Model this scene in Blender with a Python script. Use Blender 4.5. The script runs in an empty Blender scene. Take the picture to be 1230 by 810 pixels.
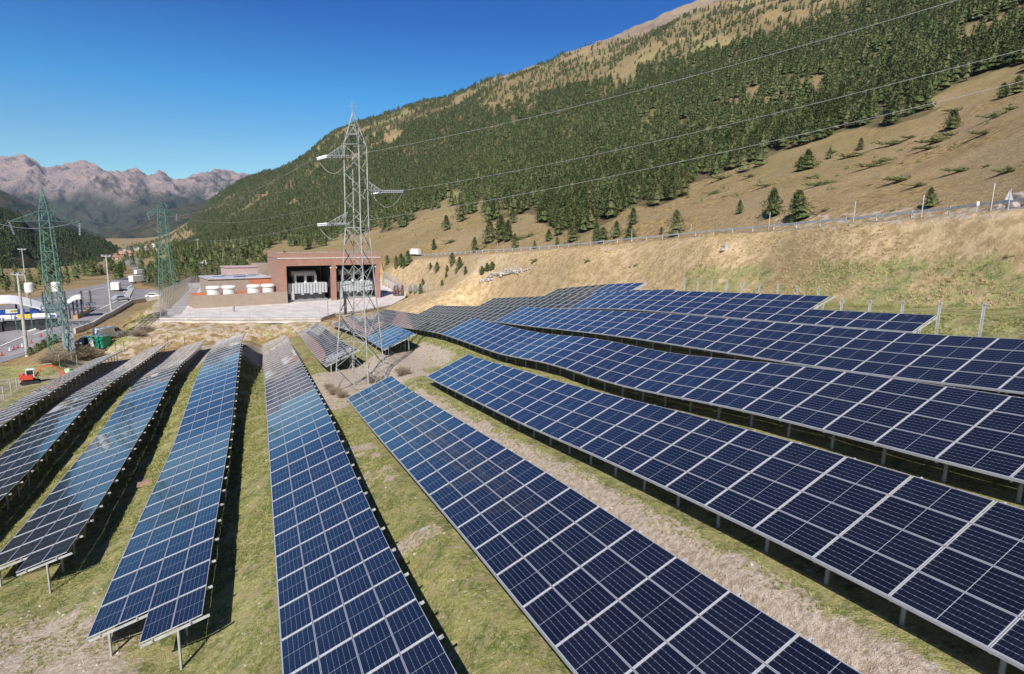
import bpy, math, random
import numpy as np
from mathutils import Vector, Matrix
random.seed(7); rng=np.random.default_rng(7)
scene=bpy.context.scene; C=scene.collection
R=math.radians
# ------------------------------------------------------------ camera, sky, sun, exposure
FPX=726.2; PITCH=R(10.04); ROLL=R(-1.2); CX,CY=615.,405.
FW=np.array([0,math.cos(PITCH),-math.sin(PITCH)])
_r=np.array([1.,0,0]); _d=np.array([0,-math.sin(PITCH),-math.cos(PITCH)])
RT=_r*math.cos(ROLL)+_d*math.sin(ROLL); DN=-_r*math.sin(ROLL)+_d*math.cos(ROLL)
cam=bpy.data.cameras.new('camera'); co=bpy.data.objects.new('camera',cam); C.objects.link(co)
cam.sensor_width=36; cam.lens=36*FPX/1230; cam.clip_end=30000; cam.clip_start=.5
M=Matrix.Identity(4)
for i in range(3): M[i][0]=RT[i]; M[i][1]=-DN[i]; M[i][2]=-FW[i]
co.matrix_world=M; scene.camera=co
SUN_AZ=R(-173); SUN_EL=R(41.5)      # azimuth clockwise from +Y
w=bpy.data.worlds.new('World'); scene.world=w; w.use_nodes=True
nt=w.node_tree; bg=nt.nodes['Background']; sk=nt.nodes.new('ShaderNodeTexSky')
sk.sky_type='NISHITA'; sk.sun_disc=False; sk.sun_elevation=SUN_EL; sk.sun_rotation=SUN_AZ
sk.altitude=2300; sk.air_density=.9; sk.dust_density=.1; sk.ozone_density=2.5
mx=nt.nodes.new('ShaderNodeMix'); mx.data_type='RGBA'; mx.blend_type='MULTIPLY'; mx.inputs[0].default_value=1; 
_tc=nt.nodes.new('ShaderNodeTexCoord'); _sp=nt.nodes.new('ShaderNodeSeparateXYZ'); _cr=nt.nodes.new('ShaderNodeValToRGB'); nt.links.new(_tc.outputs['Generated'],_sp.inputs[0]); nt.links.new(_sp.outputs[2],_cr.inputs[0])
for _i,(_p,_c) in enumerate([(0,(.66,.80,.70)),(.10,(.52,.74,.70)),(.19,(.17,.63,.82)),(.30,(.045,.32,.70)),(.55,(.04,.29,.68))]):
    _e=_cr.color_ramp.elements[_i] if _i<2 else _cr.color_ramp.elements.new(_p)
    _e.position=_p; _e.color=(*_c,1)
nt.links.new(_cr.outputs[0],mx.inputs[7])
nt.links.new(sk.outputs[0],mx.inputs[6]); nt.links.new(mx.outputs[2],bg.inputs[0]); bg.inputs[1].default_value=.17*.79
sl=bpy.data.lights.new('sun','SUN'); so=bpy.data.objects.new('sun',sl); C.objects.link(so)
sl.energy=5.0; sl.angle=R(.53); sl.color=(1,.95,.88)
so.rotation_euler=Vector((-math.sin(SUN_AZ)*math.cos(SUN_EL),-math.cos(SUN_AZ)*math.cos(SUN_EL),-math.sin(SUN_EL))).to_track_quat('-Z','Y').to_euler()
vs=scene.view_settings; vs.view_transform='Standard'; vs.look='None'; vs.gamma=1; vs.exposure=.36; vs.use_curve_mapping=False
scene.cycles.volume_bounces=0; scene.cycles.max_bounces=8; scene.cycles.transparent_max_bounces=16
try: scene.cycles.use_denoising=True; scene.cycles.denoiser='OPENIMAGEDENOISE'
except Exception: pass
# ------------------------------------------------------------ helpers
def ray(px,py): return FW+RT*(px-CX)/FPX+DN*(py-CY)/FPX
def proj(P):
    P=np.asarray(P,float); z=P@FW; return CX+FPX*(P@RT)/z, CY+FPX*(P@DN)/z, z
def tag(o,label=None,cat=None,group=None,kind=None):
    if label: o['label']=label
    if cat: o['category']=cat
    if group: o['group']=group
    if kind: o['kind']=kind
    return o
def empty(name,loc,rz=0,parent=None):
    o=bpy.data.objects.new(name,None); C.objects.link(o); o.location=loc; o.rotation_euler=(0,0,rz)
    o.empty_display_size=.2
    if parent: o.parent=parent
    return o
class MB:
    def __init__(s): s.v=[]; s.f=[]; s.m=[]; s.n=0
    def add(s,V,F,mi=0):
        V=[tuple(v) for v in V]; s.v+=V; s.f+=[tuple(i+s.n for i in f) for f in F]; s.m+=[mi]*len(F); s.n+=len(V); return s
    def box(s,c,size,mi=0,ax=None,taper=1.):
        c=Vector(c); hx,hy,hz=[a/2 for a in size]
        ax=ax or (Vector((1,0,0)),Vector((0,1,0)),Vector((0,0,1)))
        V=[]
        for z in (-1,1):
            k=taper if z>0 else 1
            for x,y in ((-1,-1),(1,-1),(1,1),(-1,1)): V.append(c+ax[0]*x*hx*k+ax[1]*y*hy*k+ax[2]*z*hz)
        return s.add(V,[(3,2,1,0),(4,5,6,7),(0,1,5,4),(1,2,6,5),(2,3,7,6),(3,0,4,7)],mi)
    def bar(s,a,b,w,h=None,mi=0):
        a=Vector(a); b=Vector(b); d=(b-a); L=d.length
        if L<1e-6: return s
        d=d/L; up=Vector((0,0,1)) if abs(d.z)<.95 else Vector((1,0,0))
        x=d.cross(up).normalized(); y=x.cross(d)
        return s.box((a+b)/2,(w,h or w,L),mi,(x,y,d))
    def angle(s,a,b,w,t=.012,mi=0):      # L-profile member
        a=Vector(a); b=Vector(b); d=(b-a); L=d.length
        if L<1e-6: return s
        d=d/L; up=Vector((0,0,1)) if abs(d.z)<.95 else Vector((1,0,0))
        x=d.cross(up).normalized(); y=x.cross(d); m=(a+b)/2
        s.box(m+x*w/2,(w,t,L),mi,(x,y,d)); s.box(m+y*(w/2+t/2),(t,w,L),mi,(x,y,d)); return s
    def tube(s,a,b,r,r2=None,n=8,mi=0,cap=True):
        a=Vector(a); b=Vector(b); d=(b-a).normalized(); up=Vector((0,0,1)) if abs(d.z)<.95 else Vector((1,0,0))
        x=d.cross(up).normalized(); y=x.cross(d); r2=r if r2 is None else r2; V=[]
        for p,q in ((a,r),(b,r2)):
            for i in range(n): t=2*math.pi*i/n; V.append(p+(x*math.cos(t)+y*math.sin(t))*q)
        F=[(i,(i+1)%n,n+(i+1)%n,n+i) for i in range(n)]
        if cap: F+=[tuple(range(n))[::-1],tuple(range(n,2*n))]
        return s.add(V,F,mi)
    def path(s,P,r,n=6,mi=0):
        for a,b in zip(P[:-1],P[1:]): s.tube(a,b,r,n=n,mi=mi)
        return s
    def lathe(s,c,prof,n=16,mi=0,ax=(0,0,1)):
        c=Vector(c); q=Vector((0,0,1)).rotation_difference(Vector(ax)); V=[]
        for r,z in prof:
            for i in range(n): t=2*math.pi*i/n; V.append(c+q@Vector((r*math.cos(t),r*math.sin(t),z)))
        F=[]
        for j in range(len(prof)-1):
            for i in range(n): F.append((j*n+i,j*n+(i+1)%n,(j+1)*n+(i+1)%n,(j+1)*n+i))
        F.append(tuple(range(n))[::-1]); F.append(tuple(range((len(prof)-1)*n,len(prof)*n)))
        return s.add(V,F,mi)
    def prism(s,poly,z0,z1,mi=0,top=None):
        n=len(poly); V=[(x,y,z0) for x,y in poly]+[(x,y,z1) for x,y in poly]
        return s.add(V,[tuple(range(n))[::-1],tuple(range(n,2*n))]+[(i,(i+1)%n,n+(i+1)%n,n+i) for i in range(n)],mi)
    def side_prism(s,poly,y0,y1,mi=0):     # polygon in xz extruded along y
        n=len(poly); V=[(x,y0,z) for x,z in poly]+[(x,y1,z) for x,z in poly]
        return s.add(V,[tuple(range(n)),tuple(range(n,2*n))[::-1]]+[(i,n+i,n+(i+1)%n,(i+1)%n) for i in range(n)],mi)
    def mesh(s,name,mats,smooth=False):
        me=bpy.data.meshes.new(name); me.from_pydata(s.v,[],s.f); 
        for m in (mats if isinstance(mats,(list,tuple)) else [mats]): me.materials.append(m)
        if len(me.polygons): me.polygons.foreach_set('material_index',s.m)
        if smooth: me.polygons.foreach_set('use_smooth',[True]*len(me.polygons))
        me.update(); return me
    def build(s,name,mats,parent=None,smooth=False,loc=None):
        o=bpy.data.objects.new(name,s.mesh(name,mats,smooth)); C.objects.link(o)
        if parent: o.parent=parent
        if loc is not None: o.location=loc
        return o
def put(name,me,parent=None,mat=None,link=True):
    o=bpy.data.objects.new(name,me)
    if link: C.objects.link(o)
    if parent: o.parent=parent
    if mat is not None: o.matrix_local=mat
    return o
def copy_tree(o,parent=None):
    c=o.copy(); C.objects.link(c); c.parent=parent
    for ch in o.children: copy_tree(ch,c)
    return c
def arrmesh(name,V,F,mats,mi=None,smooth=False):
    V=np.asarray(V,np.float32); F=np.asarray(F,np.int32); k=F.shape[1]
    me=bpy.data.meshes.new(name); me.vertices.add(len(V)); me.vertices.foreach_set('co',V.ravel())
    me.loops.add(F.size); me.loops.foreach_set('vertex_index',F.ravel())
    me.polygons.add(len(F)); me.polygons.foreach_set('loop_start',np.arange(0,F.size,k,dtype=np.int32))
    try: me.polygons.foreach_set('loop_total',np.full(len(F),k,np.int32))
    except Exception: pass
    for m in (mats if isinstance(mats,(list,tuple)) else [mats]): me.materials.append(m)
    if mi is not None: me.polygons.foreach_set('material_index',np.asarray(mi,np.int32))
    if smooth: me.polygons.foreach_set('use_smooth',np.ones(len(F),bool))
    me.update(calc_edges=True); me.validate(); return me
# value noise
_T=np.random.default_rng(3).random((256,256))
def vn(x,y):
    x=np.asarray(x,float); y=np.asarray(y,float); xi=np.floor(x).astype(int); yi=np.floor(y).astype(int); fx=x-xi; fy=y-yi
    fx=fx*fx*(3-2*fx); fy=fy*fy*(3-2*fy); g=lambda a,b:_T[a&255,b&255]
    return (g(xi,yi)*(1-fx)+g(xi+1,yi)*fx)*(1-fy)+(g(xi,yi+1)*(1-fx)+g(xi+1,yi+1)*fx)*fy
def fbm(x,y,o=4,ridge=False):
    s=0;a=.5;n=0
    for i in range(o):
        v=vn(x*2**i+17*i,y*2**i+5*i)
        if ridge: v=1-abs(2*v-1)
        s=s+a*v; n+=a; a*=.5
    return s/n
# ------------------------------------------------------------ materials
def nodes(name):
    m=bpy.data.materials.new(name); m.use_nodes=True; t=m.node_tree; b=t.nodes['Principled BSDF']; return m,t,b
def N_(t,typ,**kw):
    n=t.nodes.new(typ)
    for k,v in kw.items():
        if k[0]=='i' and k[1:].isdigit(): n.inputs[int(k[1:])].default_value=v
        else: setattr(n,k,v)
    return n
def mth(t,op,a,b=None,c=None,clamp=False):
    n=t.nodes.new('ShaderNodeMath'); n.operation=op; n.use_clamp=clamp
    for i,x in enumerate((a,b,c)):
        if x is None: continue
        if isinstance(x,(int,float)): n.inputs[i].default_value=x
        else: t.links.new(x,n.inputs[i])
    return n.outputs[0]
def mixc(t,f,a,b,blend='MIX'):
    n=t.nodes.new('ShaderNodeMix'); n.data_type='RGBA'; n.blend_type=blend
    for i,x in ((0,f),(6,a),(7,b)):
        if isinstance(x,(int,float)): n.inputs[i].default_value=x
        elif isinstance(x,tuple): n.inputs[i].default_value=(*x,1)
        else: t.links.new(x,n.inputs[i])
    return n.outputs[2]
def noise(t,vec,scale,detail=4,rough=.55,dist=0):
    n=N_(t,'ShaderNodeTexNoise'); n.inputs['Scale'].default_value=scale; n.inputs['Detail'].default_value=detail; n.inputs['Roughness'].default_value=rough; n.inputs['Distortion'].default_value=dist
    t.links.new(vec,n.inputs['Vector']); return n.outputs[0]
def ramp(t,f,a,b):      # smooth 0..1 between a and b
    n=N_(t,'ShaderNodeMapRange'); n.interpolation_type='SMOOTHSTEP'; t.links.new(f,n.inputs[0]); n.inputs[1].default_value=a; n.inputs[2].default_value=b; return n.outputs[0]
def attr(t,name,out=2):
    n=N_(t,'ShaderNodeAttribute'); n.attribute_name=name; return n.outputs[out]
def bump(t,b,h,strength=.4,dist=.1):
    n=N_(t,'ShaderNodeBump'); n.inputs['Strength'].default_value=strength; n.inputs['Distance'].default_value=dist
    t.links.new(h,n.inputs['Height']); t.links.new(n.outputs[0],b.inputs['Normal'])
_mc={}
def mat(name,col,rough=.6,metal=0.,var=.12,scale=3.,bmp=0.,coat=0.,streak=False):
    if name in _mc: return _mc[name]
    m,t,b=nodes(name); b.inputs['Roughness'].default_value=rough; b.inputs['Metallic'].default_value=metal
    if coat: b.inputs['Coat Weight'].default_value=coat
    tc=N_(t,'ShaderNodeTexCoord').outputs['Object']; vec=tc
    if streak:
        mp=N_(t,'ShaderNodeMapping'); t.links.new(tc,mp.inputs[0]); mp.inputs['Scale'].default_value=(1,1,.15); vec=mp.outputs[0]
    n=noise(t,vec,scale,5,.6)
    f=ramp(t,n,.3,.7)
    c0=tuple(max(0,x*(1-var*1.4)) for x in col); c1=tuple(min(1,x*(1+var)) for x in col)
    t.links.new(mixc(t,f,c0,c1),b.inputs['Base Color'])
    if bmp: bump(t,b,noise(t,tc,scale*8,3),.3,bmp)
    _mc[name]=m; return m
M_galv=mat('galvanised_steel',(.50,.52,.52),.6,.25,.14,2.)
M_lat=mat('lattice_steel',(.30,.325,.32),.7,.1,.2,1.)
M_alu=mat('aluminium_rail',(.68,.69,.70),.38,.55,.06,2.)
M_dsteel=mat('weathered_steel',(.33,.34,.35),.6,.4,.2,2.)
M_green=mat('green_tower_paint',(.085,.19,.16),.7,0,.25,1.5)
M_conc=mat('concrete',(.52,.49,.45),.9,0,.14,.8,.01)
M_conc2=mat('pale_concrete',(.60,.55,.51),.9,0,.12,.35,.01)
M_white=mat('white_paint',(.78,.78,.77),.45,0,.06,2.)
M_black=mat('black_rubber',(.02,.02,.022),.7,0,.2)
M_dark=mat('dark_parts_and_shade',(.035,.035,.04),.8,0,.2)  # dark parts; on the bay lining its colour stands in for shade
M_glassd=mat('dark_glass',(.02,.025,.03),.08,0,.1,coat=.6)
M_orange=mat('orange_cladding',(.50,.19,.10),.55,0,.12,.8,streak=True)
M_redp=mat('red_paint',(.55,.06,.04),.4,0,.1)
M_orangep=mat('orange_paint',(.62,.15,.05),.45,0,.15)
M_blue=mat('blue_paint',(.03,.08,.35),.45,0,.1)
M_yel=mat('yellow_paint',(.75,.52,.05),.5,0,.08)
M_navy=mat('navy_car_paint',(.02,.03,.08),.25,.2,.1,coat=.5)
M_teal=mat('green_container_paint',(.02,.28,.16),.5,0,.12)
M_cyan=mat('turquoise_sheet',(.02,.50,.66),.5,0,.1)
M_bark=mat('bark',(.13,.09,.065),.9,0,.3,6.,.01)
M_insul=mat('grey_porcelain',(.36,.39,.43),.25,0,.08)
M_rock=mat('pale_rock',(.43,.385,.35),.9,0,.3,1.2,.05)
M_rockd=mat('outcrop_rock',(.33,.28,.25),.95,0,.5,1.3,.1)
M_wire=mat('aluminium_conductor',(.40,.41,.42),.6,.1,.05)

# ------------------------------------------------------------ plan of the solar field: rows run along D, uphill to the right along N
AZ=R(22.86); TL=R(23.9); PW=4.24
Dv=np.array([-math.sin(AZ),math.cos(AZ),0]); Nv=np.array([math.cos(AZ),math.sin(AZ),0])
WH=PW*math.cos(TL); WZ=PW*math.sin(TL)
TS=np.arange(-10,150,10.)
ZT=np.array([[-19.22,-19.37,-19.51,-19.67,-19.86,-20.08,-20.35,-20.67,-21.05,-21.47,-21.93,-22.45,-23.0,-23.6,-24.21,-24.82],[-17.95,-18.22,-18.48,-18.72,-18.95,-19.15,-19.35,-19.59,-19.95,-20.38,-20.89,-21.51,-22.3,-23.07,-23.78,-24.47],[-16.51,-16.89,-17.28,-17.69,-18.11,-18.5,-18.79,-18.62,-18.61,-19.14,-20.07,-20.96,-21.74,-22.44,-23.12,-23.81],[-14.91,-15.33,-15.75,-16.17,-16.65,-17.28,-17.53,-17.77,-17.45,-17.87,-18.92,-19.93,-20.75,-21.6,-22.56,-23.57],[-12.77,-13.61,-14.41,-15.07,-15.42,-15.97,-16.49,-16.25,-16.06,-16.33,-16.92,-17.8,-19.18,-20.85,-22.57,-24.3],[-9.97,-10.97,-12.03,-13.26,-13.95,-14.29,-15.07,-15.98,-16.84,-17.76,-18.71,-19.63,-20.71,-21.96,-23.21,-24.35],[-8.26,-9.37,-10.51,-11.44,-12.52,-13.64,-14.62,-15.24,-15.87,-17.12,-18.05,-18.84,-19.57,-20.33,-21.22,-22.2],[-7.05,-7.78,-8.43,-9.47,-10.73,-11.8,-12.82,-13.54,-14.26,-14.92,-15.73,-16.77,-17.89,-18.99,-20.06,-21.1],[-4.8,-5.8,-6.84,-7.78,-9.09,-9.87,-11.06,-11.76,-12.52,-13.67,-14.9,-15.94,-16.94,-17.95,-18.99,-20.05],[-3.16,-4.24,-5.33,-6.45,-7.31,-8.15,-9.18,-10.27,-11.29,-12.47,-13.7,-14.87,-16.0,-17.12,-18.22,-19.32],[-1.88,-2.92,-3.94,-4.92,-5.8,-6.57,-7.42,-8.59,-9.91,-11.26,-12.5,-13.74,-14.99,-16.23,-17.47,-18.71],[-0.31,-1.32,-2.34,-3.35,-4.37,-5.4,-6.46,-7.54,-8.62,-9.98,-11.42,-12.78,-14.11,-15.42,-16.72,-18.02],[1.46,0.36,-0.75,-1.86,-3.0,-4.15,-5.33,-6.53,-7.77,-9.05,-10.37,-11.73,-13.1,-14.49,-15.88,-17.27]])
def zlow(k,t):
    k=np.clip(np.asarray(k,float),0,11.999); t=np.clip(np.asarray(t,float),-9.99,139.99)
    i=k.astype(int); g=(t+10)/10; j=g.astype(int); fk=k-i; ft=g-j
    def cr(i):
        jm=np.maximum(j-1,0); jp=np.minimum(j+2,len(TS)-1); p0,p1,p2,p3=ZT[i,jm],ZT[i,j],ZT[i,j+1],ZT[i,jp]
        return p1+.5*ft*(p2-p0+ft*(2*p0-5*p1+4*p2-p3+ft*(3*(p1-p2)+p3-p0)))
    return cr(i)*(1-fk)+cr(i+1)*fk
def perp(k): return .11+6.61*(k-5)
def field_ground(p,t):
    k=(p-.11)/6.61+5; k0=np.floor(k); f=(k-k0)*6.61
    a=zlow(k0,t)-.93; b=zlow(k0+1,t)-.93
    s=np.clip((f-WH*.95)/(6.61-WH*.95),0,1); s=s*s*(3-2*s)
    return a+.28*np.clip(f/WH,0,1)*(1-s)+(b-a)*s
CTRL=[(-150,420,135),(-150,345,260),(-150,322,600),(-150,300,2000),
(0,462,112),(0,425,150),(0,372,200),(0,345,290),(0,330,480),(0,322,800),(0,310,2000),
(50,440,118),(75,427,118),(75,402,148),(75,352,228),(75,335,400),(75,318,900),(75,308,2000),
(140,412,133),(134,377,178),(140,347,235),(150,326,420),(150,306,900),(158,300,1300),(150,296,2200),
(185,397,140),(185,364,205),(185,335,350),(185,308,800),(185,299,1300),(185,290,2300),
(205,392,139),(280,391,138),(330,391,137),(385,389,136),(230,372,160),(300,368,165),(380,364,172),(420,362,176),(460,357,186),(500,353,186),
(230,345,215),(300,335,230),(350,330,240),
(232,322,330),(240,305,480),(240,290,900),(240,262,1900),(240,256,2400),
(205,325,330),(205,305,700),(210,281,2100),(210,279,2600),
(300,312,330),(300,296,520),(300,262,1050),(300,217,1750),(300,219,2300),
(340,208,1700),(340,212,2200),
(400,305,330),(400,291,430),(400,225,850),(400,166,1350),(400,178,1800),
(440,150,1250),(440,165,1700),
(507,352,160),(520,366,132),(500,330,205),(500,309,212),(500,295,240),(500,262,360),(500,190,760),(500,131,1200),(500,147,1600),
(600,352,120),(610,330,133),(600,303,150),(600,299,158),(600,262,250),(600,170,600),(600,97,1050),(600,118,1400),
(700,334,101),(700,315,108),(700,296.5,118),(700,293,126),(700,262,195),(700,150,500),(700,64,950),(700,88,1300),
(850,325,70),(850,283,92),(850,279,100),(850,218,205),(850,100,480),(850,13,850),(850,45,1150),
(1025,320,56),(1025,269,72),(1025,265,80),(1025,160,205),(1025,60,430),(1025,-45,800),(1025,-20,1100),
(1140,105,240),(1140,160,160),
(1230,330,45),(1230,290,51),(1230,249,58),(1230,246,66),(1230,130,150),(1230,82,230),(1230,0,400),(1230,-120,760),(1230,-90,1100),
(1500,400,34),(1500,235,60),(1500,0,200),(1500,-250,700)]
def _polar(x,y):
    r=np.hypot(x,y); a=np.arctan2(x,y); return np.clip(a,-1.25,1.25)*4, np.log(np.maximum(r,8.)), r
def at_z(px,py,z): q=ray(px,py); return q*(z/q[2])
YARD=[at_z(x,y,-19.5) for x,y in ((192,383.6),(240,384),(300,384),(385,383.6),(402,377.5),(436,373.5),(468,367.5),(487,357.2),(476,350),(462,342),(462,334),(225,340),(229,346.5))]
YARD_=[p*.999 for p in YARD]
_cp=[]
for px,py,r in CTRL:
    q=ray(px,py); h=math.hypot(q[0],q[1]); _cp.append((q[0]/h*r,q[1]/h*r,q[2]/h*r))
for k in (1.,3.,5.,7.,9.,10.5,11.6):
    for t in (-10,0,10,25,45,65,85,105,122):
        if k<2 and t<40 or k>10 and t>100: continue
        p=perp(k); P=Dv*t+Nv*p; 
        if math.hypot(P[0],P[1])<12: continue
        _cp.append((P[0],P[1],float(field_ground(np.array(p),np.array(float(t))))))
for i_ in range(12):
    f_=i_/11; q=at_z(193+192*f_,384.8,-19.9); _cp.append(tuple(q*1.0))
for i_ in range(3,8):
    for f_ in (0,.5):
        q=YARD[i_]*(1-f_)+YARD[min(i_+1,7)]*f_; _cp.append((q[0]*.992,q[1]*.992,-19.75))
_cp=np.array(_cp); _a,_l,_r0=_polar(_cp[:,0],_cp[:,1])
_v=_cp[:,2]/_r0
def _phi(da,dl): return np.sqrt(da*da+dl*dl+.03)
_A=_phi(_a[:,None]-_a[None],_l[:,None]-_l[None]); n_=len(_a)
_Q=np.stack([np.ones(n_),_a,_l],1); _B=np.block([[_A+np.eye(n_)*1e-3*-1,_Q],[_Q.T,np.zeros((3,3))]])
_W=np.linalg.solve(_B,np.r_[_v,0,0,0])
GR=[(1300,244,54),(1230,250,58),(1130,261,64),(1025,270,71),(935,277,81),(850,283.5,92),(775,290,104),(700,296.5,118),(640,301,136),(590,303.5,152),(540,306.5,180),(500,308.5,211)]
def at_r(px,py,r):
    q=ray(px,py); h=math.hypot(q[0],q[1]); return q/h*r
GP=[]
for (a,b) in zip(GR,GR[1:]):
    for i in range(6): f=i/6; GP.append(at_r(a[0]+(b[0]-a[0])*f,a[1]+(b[1]-a[1])*f,a[2]+(b[2]-a[2])*f))
GP.append(at_r(*GR[-1])); GP=np.array(GP)
_k=np.array([.06,.12,.2,.24,.2,.12,.06]); GP=np.stack([np.convolve(np.pad(GP[:,c],3,mode='reflect',reflect_type='odd'),_k,'valid') for c in range(3)],1)
_gt=np.gradient(GP,axis=0); _gt/=np.linalg.norm(_gt[:,:2],axis=1)[:,None]; _gn=np.stack([-_gt[:,1],_gt[:,0]],1); _gn*=np.sign(_gn@Nv[:2])[:,None]
def road_blend(x,y,b):
    out=b.copy(); k=np.where((x>-60)&(y>15)&(x*Nv[0]+y*Nv[1]>30)&(np.hypot(x,y)<330))[0]
    for i in range(0,len(k),20000):
        s=k[i:i+20000]; d=np.hypot(x[s,None]-GP[None,:,0],y[s,None]-GP[None,:,1]); j=d.argmin(1); 
        dx=x[s]-GP[j,0]; dy=y[s]-GP[j,1]; lat=dx*_gn[j,0]+dy*_gn[j,1]; lon=dx*_gt[j,0]+dy*_gt[j,1]; end=np.maximum(np.abs(lon)-6,0)
        a=np.where(lat<0,np.maximum(-lat-.8,0)/11,np.maximum(lat-8,0)/16); w=np.clip(1-np.hypot(a,end/30),0,1); w=w*w*(3-2*w)
        out[s]=b[s]*(1-w)+(GP[j,2]+np.clip(lon,-6,6)*_gt[j,2])*w
    return out
def base_h(x,y):
    x=np.asarray(x,float); y=np.asarray(y,float); sh=x.shape; x=x.ravel(); y=y.ravel()
    a,l,r=_polar(x,y); out=np.empty(len(x))
    for i in range(0,len(x),20000):
        s=slice(i,i+20000); out[s]=_phi(a[s,None]-_a[None],l[s,None]-_l[None])@_W[:n_]+_W[n_]+_W[n_+1]*a[s]+_W[n_+2]*l[s]
    return (out*np.maximum(r,8.)).reshape(sh)
def H(x,y,detail=True):
    x=np.asarray(x,float); y=np.asarray(y,float)
    t=x*Dv[0]+y*Dv[1]; p=x*Nv[0]+y*Nv[1]; r=np.hypot(x,y)
    dp=np.maximum(np.maximum(-26.5-1.5-p,p-44.5),0); dt=np.maximum(np.maximum(-12-t,t-126),0)
    dist=np.hypot(dp,dt); w_=np.clip(1-dist/7.,0,1); w_=w_*w_*(3-2*w_)
    b=base_h(x,y)
    if detail:
        up=np.clip((r-130)/400,0,1)
        flat=np.clip((x+105)/45,0,1) # plaza and valley road stay smooth
        b=b+(fbm(x/90+3,y/90,5,True)-.55)*up*np.clip(r/1200,0,1)*34*np.clip((b+12)/40,.02,1)
        b=b+(fbm(x/3.5,y/3.5,4)-.5)*np.clip((r-50)/120,0,1)*.75*np.clip(flat,0,1)
        mq=at_z(168,398,-22.5); mq2=at_z(181,389,-21.5); b=b+2.0*np.exp(-((x-mq[0])**2+(y-mq[1])**2)/9.)+1.8*np.exp(-((x-mq2[0])**2+(y-mq2[1])**2)/12.)
        b=b+(fbm(x/9,y/9,4)-.5)*np.clip((r-20)/100,.1,1)*1.0*np.clip(flat+.1,0,1)
    g=field_ground(p,t)
    if detail: g=g+(fbm(x/2.2,y/2.2,4)-.5)*.16
    b=road_blend(x.ravel(),y.ravel(),b.ravel()).reshape(b.shape)
    out=g*w_+b*(1-w_)
    yp=inpoly(x,y,[(p[0],p[1]) for p in YARD_])
    return np.where(yp,np.minimum(out,-20.05),out)
def _dummy(): pass
def hs(x,y): return float(H(np.array([x]),np.array([y]))[0])
_RM=np.exp(np.linspace(math.log(9),math.log(2600),900))
def hit(px,py):
    q=ray(px,py); h=math.hypot(q[0],q[1]); X=q[0]/h*_RM; Y=q[1]/h*_RM; Z=q[2]/h*_RM; G=H(X,Y)
    i=np.argmax(Z<G)
    if not (Z<G).any(): i=len(_RM)-1
    if i>0:
        d0=Z[i-1]-G[i-1]; d1=Z[i]-G[i]; f=d0/(d0-d1+1e-9); r=_RM[i-1]*(1-f)+_RM[i]*f
    else: r=_RM[0]
    return np.array([q[0]/h*r,q[1]/h*r,q[2]/h*r])
def at_r(px,py,r):
    q=ray(px,py); h=math.hypot(q[0],q[1]); return q/h*r
def at_z(px,py,z): q=ray(px,py); return q*(z/q[2])
def inpoly(px,py,poly):
    px=np.asarray(px); py=np.asarray(py); c=np.zeros(px.shape,bool); n=len(poly)
    for i in range(n):
        x0,y0=poly[i]; x1,y1=poly[(i+1)%n]
        if y0==y1: continue
        c^=((y0>py)!=(y1>py))&(px<(x1-x0)*(py-y0)/(y1-y0)+x0)
    return c

# ------------------------------------------------------------ where the forest stands, read as a map from the photograph
FOREST=[(170,347),(200,346),(228,335),(300,335),(345,322),(345,310),(300,312),(262,308),(225,313),(214,300),(240,300),(278,290),(309,299),(343,288),(367,298),(398,292),(413,287),(450,278),(486,274),(511,256),(540,247),(573,262),(600,268),(625,262),(647,258),(660,270),(696,280),(727,266),(758,246),(789,246),(845,222),(870,214),(912,198),(933,182),(988,172),(1016,157),(1057,153),(1105,134),(1148,104),(1180,100),(1208,88),(1300,70),(1300,-300),(1045,-60),(1045,0),(958,35),(905,52),(829,73),(760,92),(700,105),(690,80),(640,92),(600,96),(560,60),(440,60),(200,150),(190,250),(190,318),(180,334)]
CLEAR=[[(578,118),(600,112),(650,100),(688,92),(700,98),(660,116),(610,132),(580,132)],
       [(196,330),(214,300),(240,290),(226,262),(208,268),(180,297),(170,300)],
       [(160,290),(186,290),(192,322),(150,330),(150,300)],
       [(452,158),(480,152),(484,170),(460,180)],[(700,240),(740,232),(760,240),(720,262)],[(562,247),(590,236),(600,246),(575,262)],[(530,232),(556,232),(558,246),(530,250)]]
SPARSE=[(590,100),(640,75),(700,60),(790,25),(870,2),(960,-60),(1120,-60),(1045,0),(905,52),(829,73),(700,105),(650,118),(590,128)]
def forest_density(X,Y,Z):
    P=np.stack([X,Y,Z],-1); px,py,z=proj(P); px=px+(vn(X/14,Y/14)-.5)*26; py=py+(vn(X/14+50,Y/14)-.5)*12
    d=inpoly(px,py,FOREST).astype(float)
    for c in CLEAR: d[inpoly(px,py,c)]=.04
    s=inpoly(px,py,SPARSE); d[s]=np.maximum(d[s]*.5,.42*(fbm(X[s]/50,Y[s]/50,4)>.47)+.10)
    d*=np.where(fbm(X/45+9,Y/45,3)<.33,.35,1.)
    ol=inpoly(px,py,[(-60,364),(0,351),(60,343),(112,338),(150,336),(150,326),(110,328),(60,333),(0,340),(-60,345)]); d[ol]=np.maximum(d[ol],.5*(fbm(X[ol]/14,Y[ol]/14,3)>.5))
    out=(px>1300)&(py<80); d[out]=.8
    left=(px<120)&~ol; d[left]=0
    d[z<0]=0; d[np.hypot(X,Y)<75]=0
    return d
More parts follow.
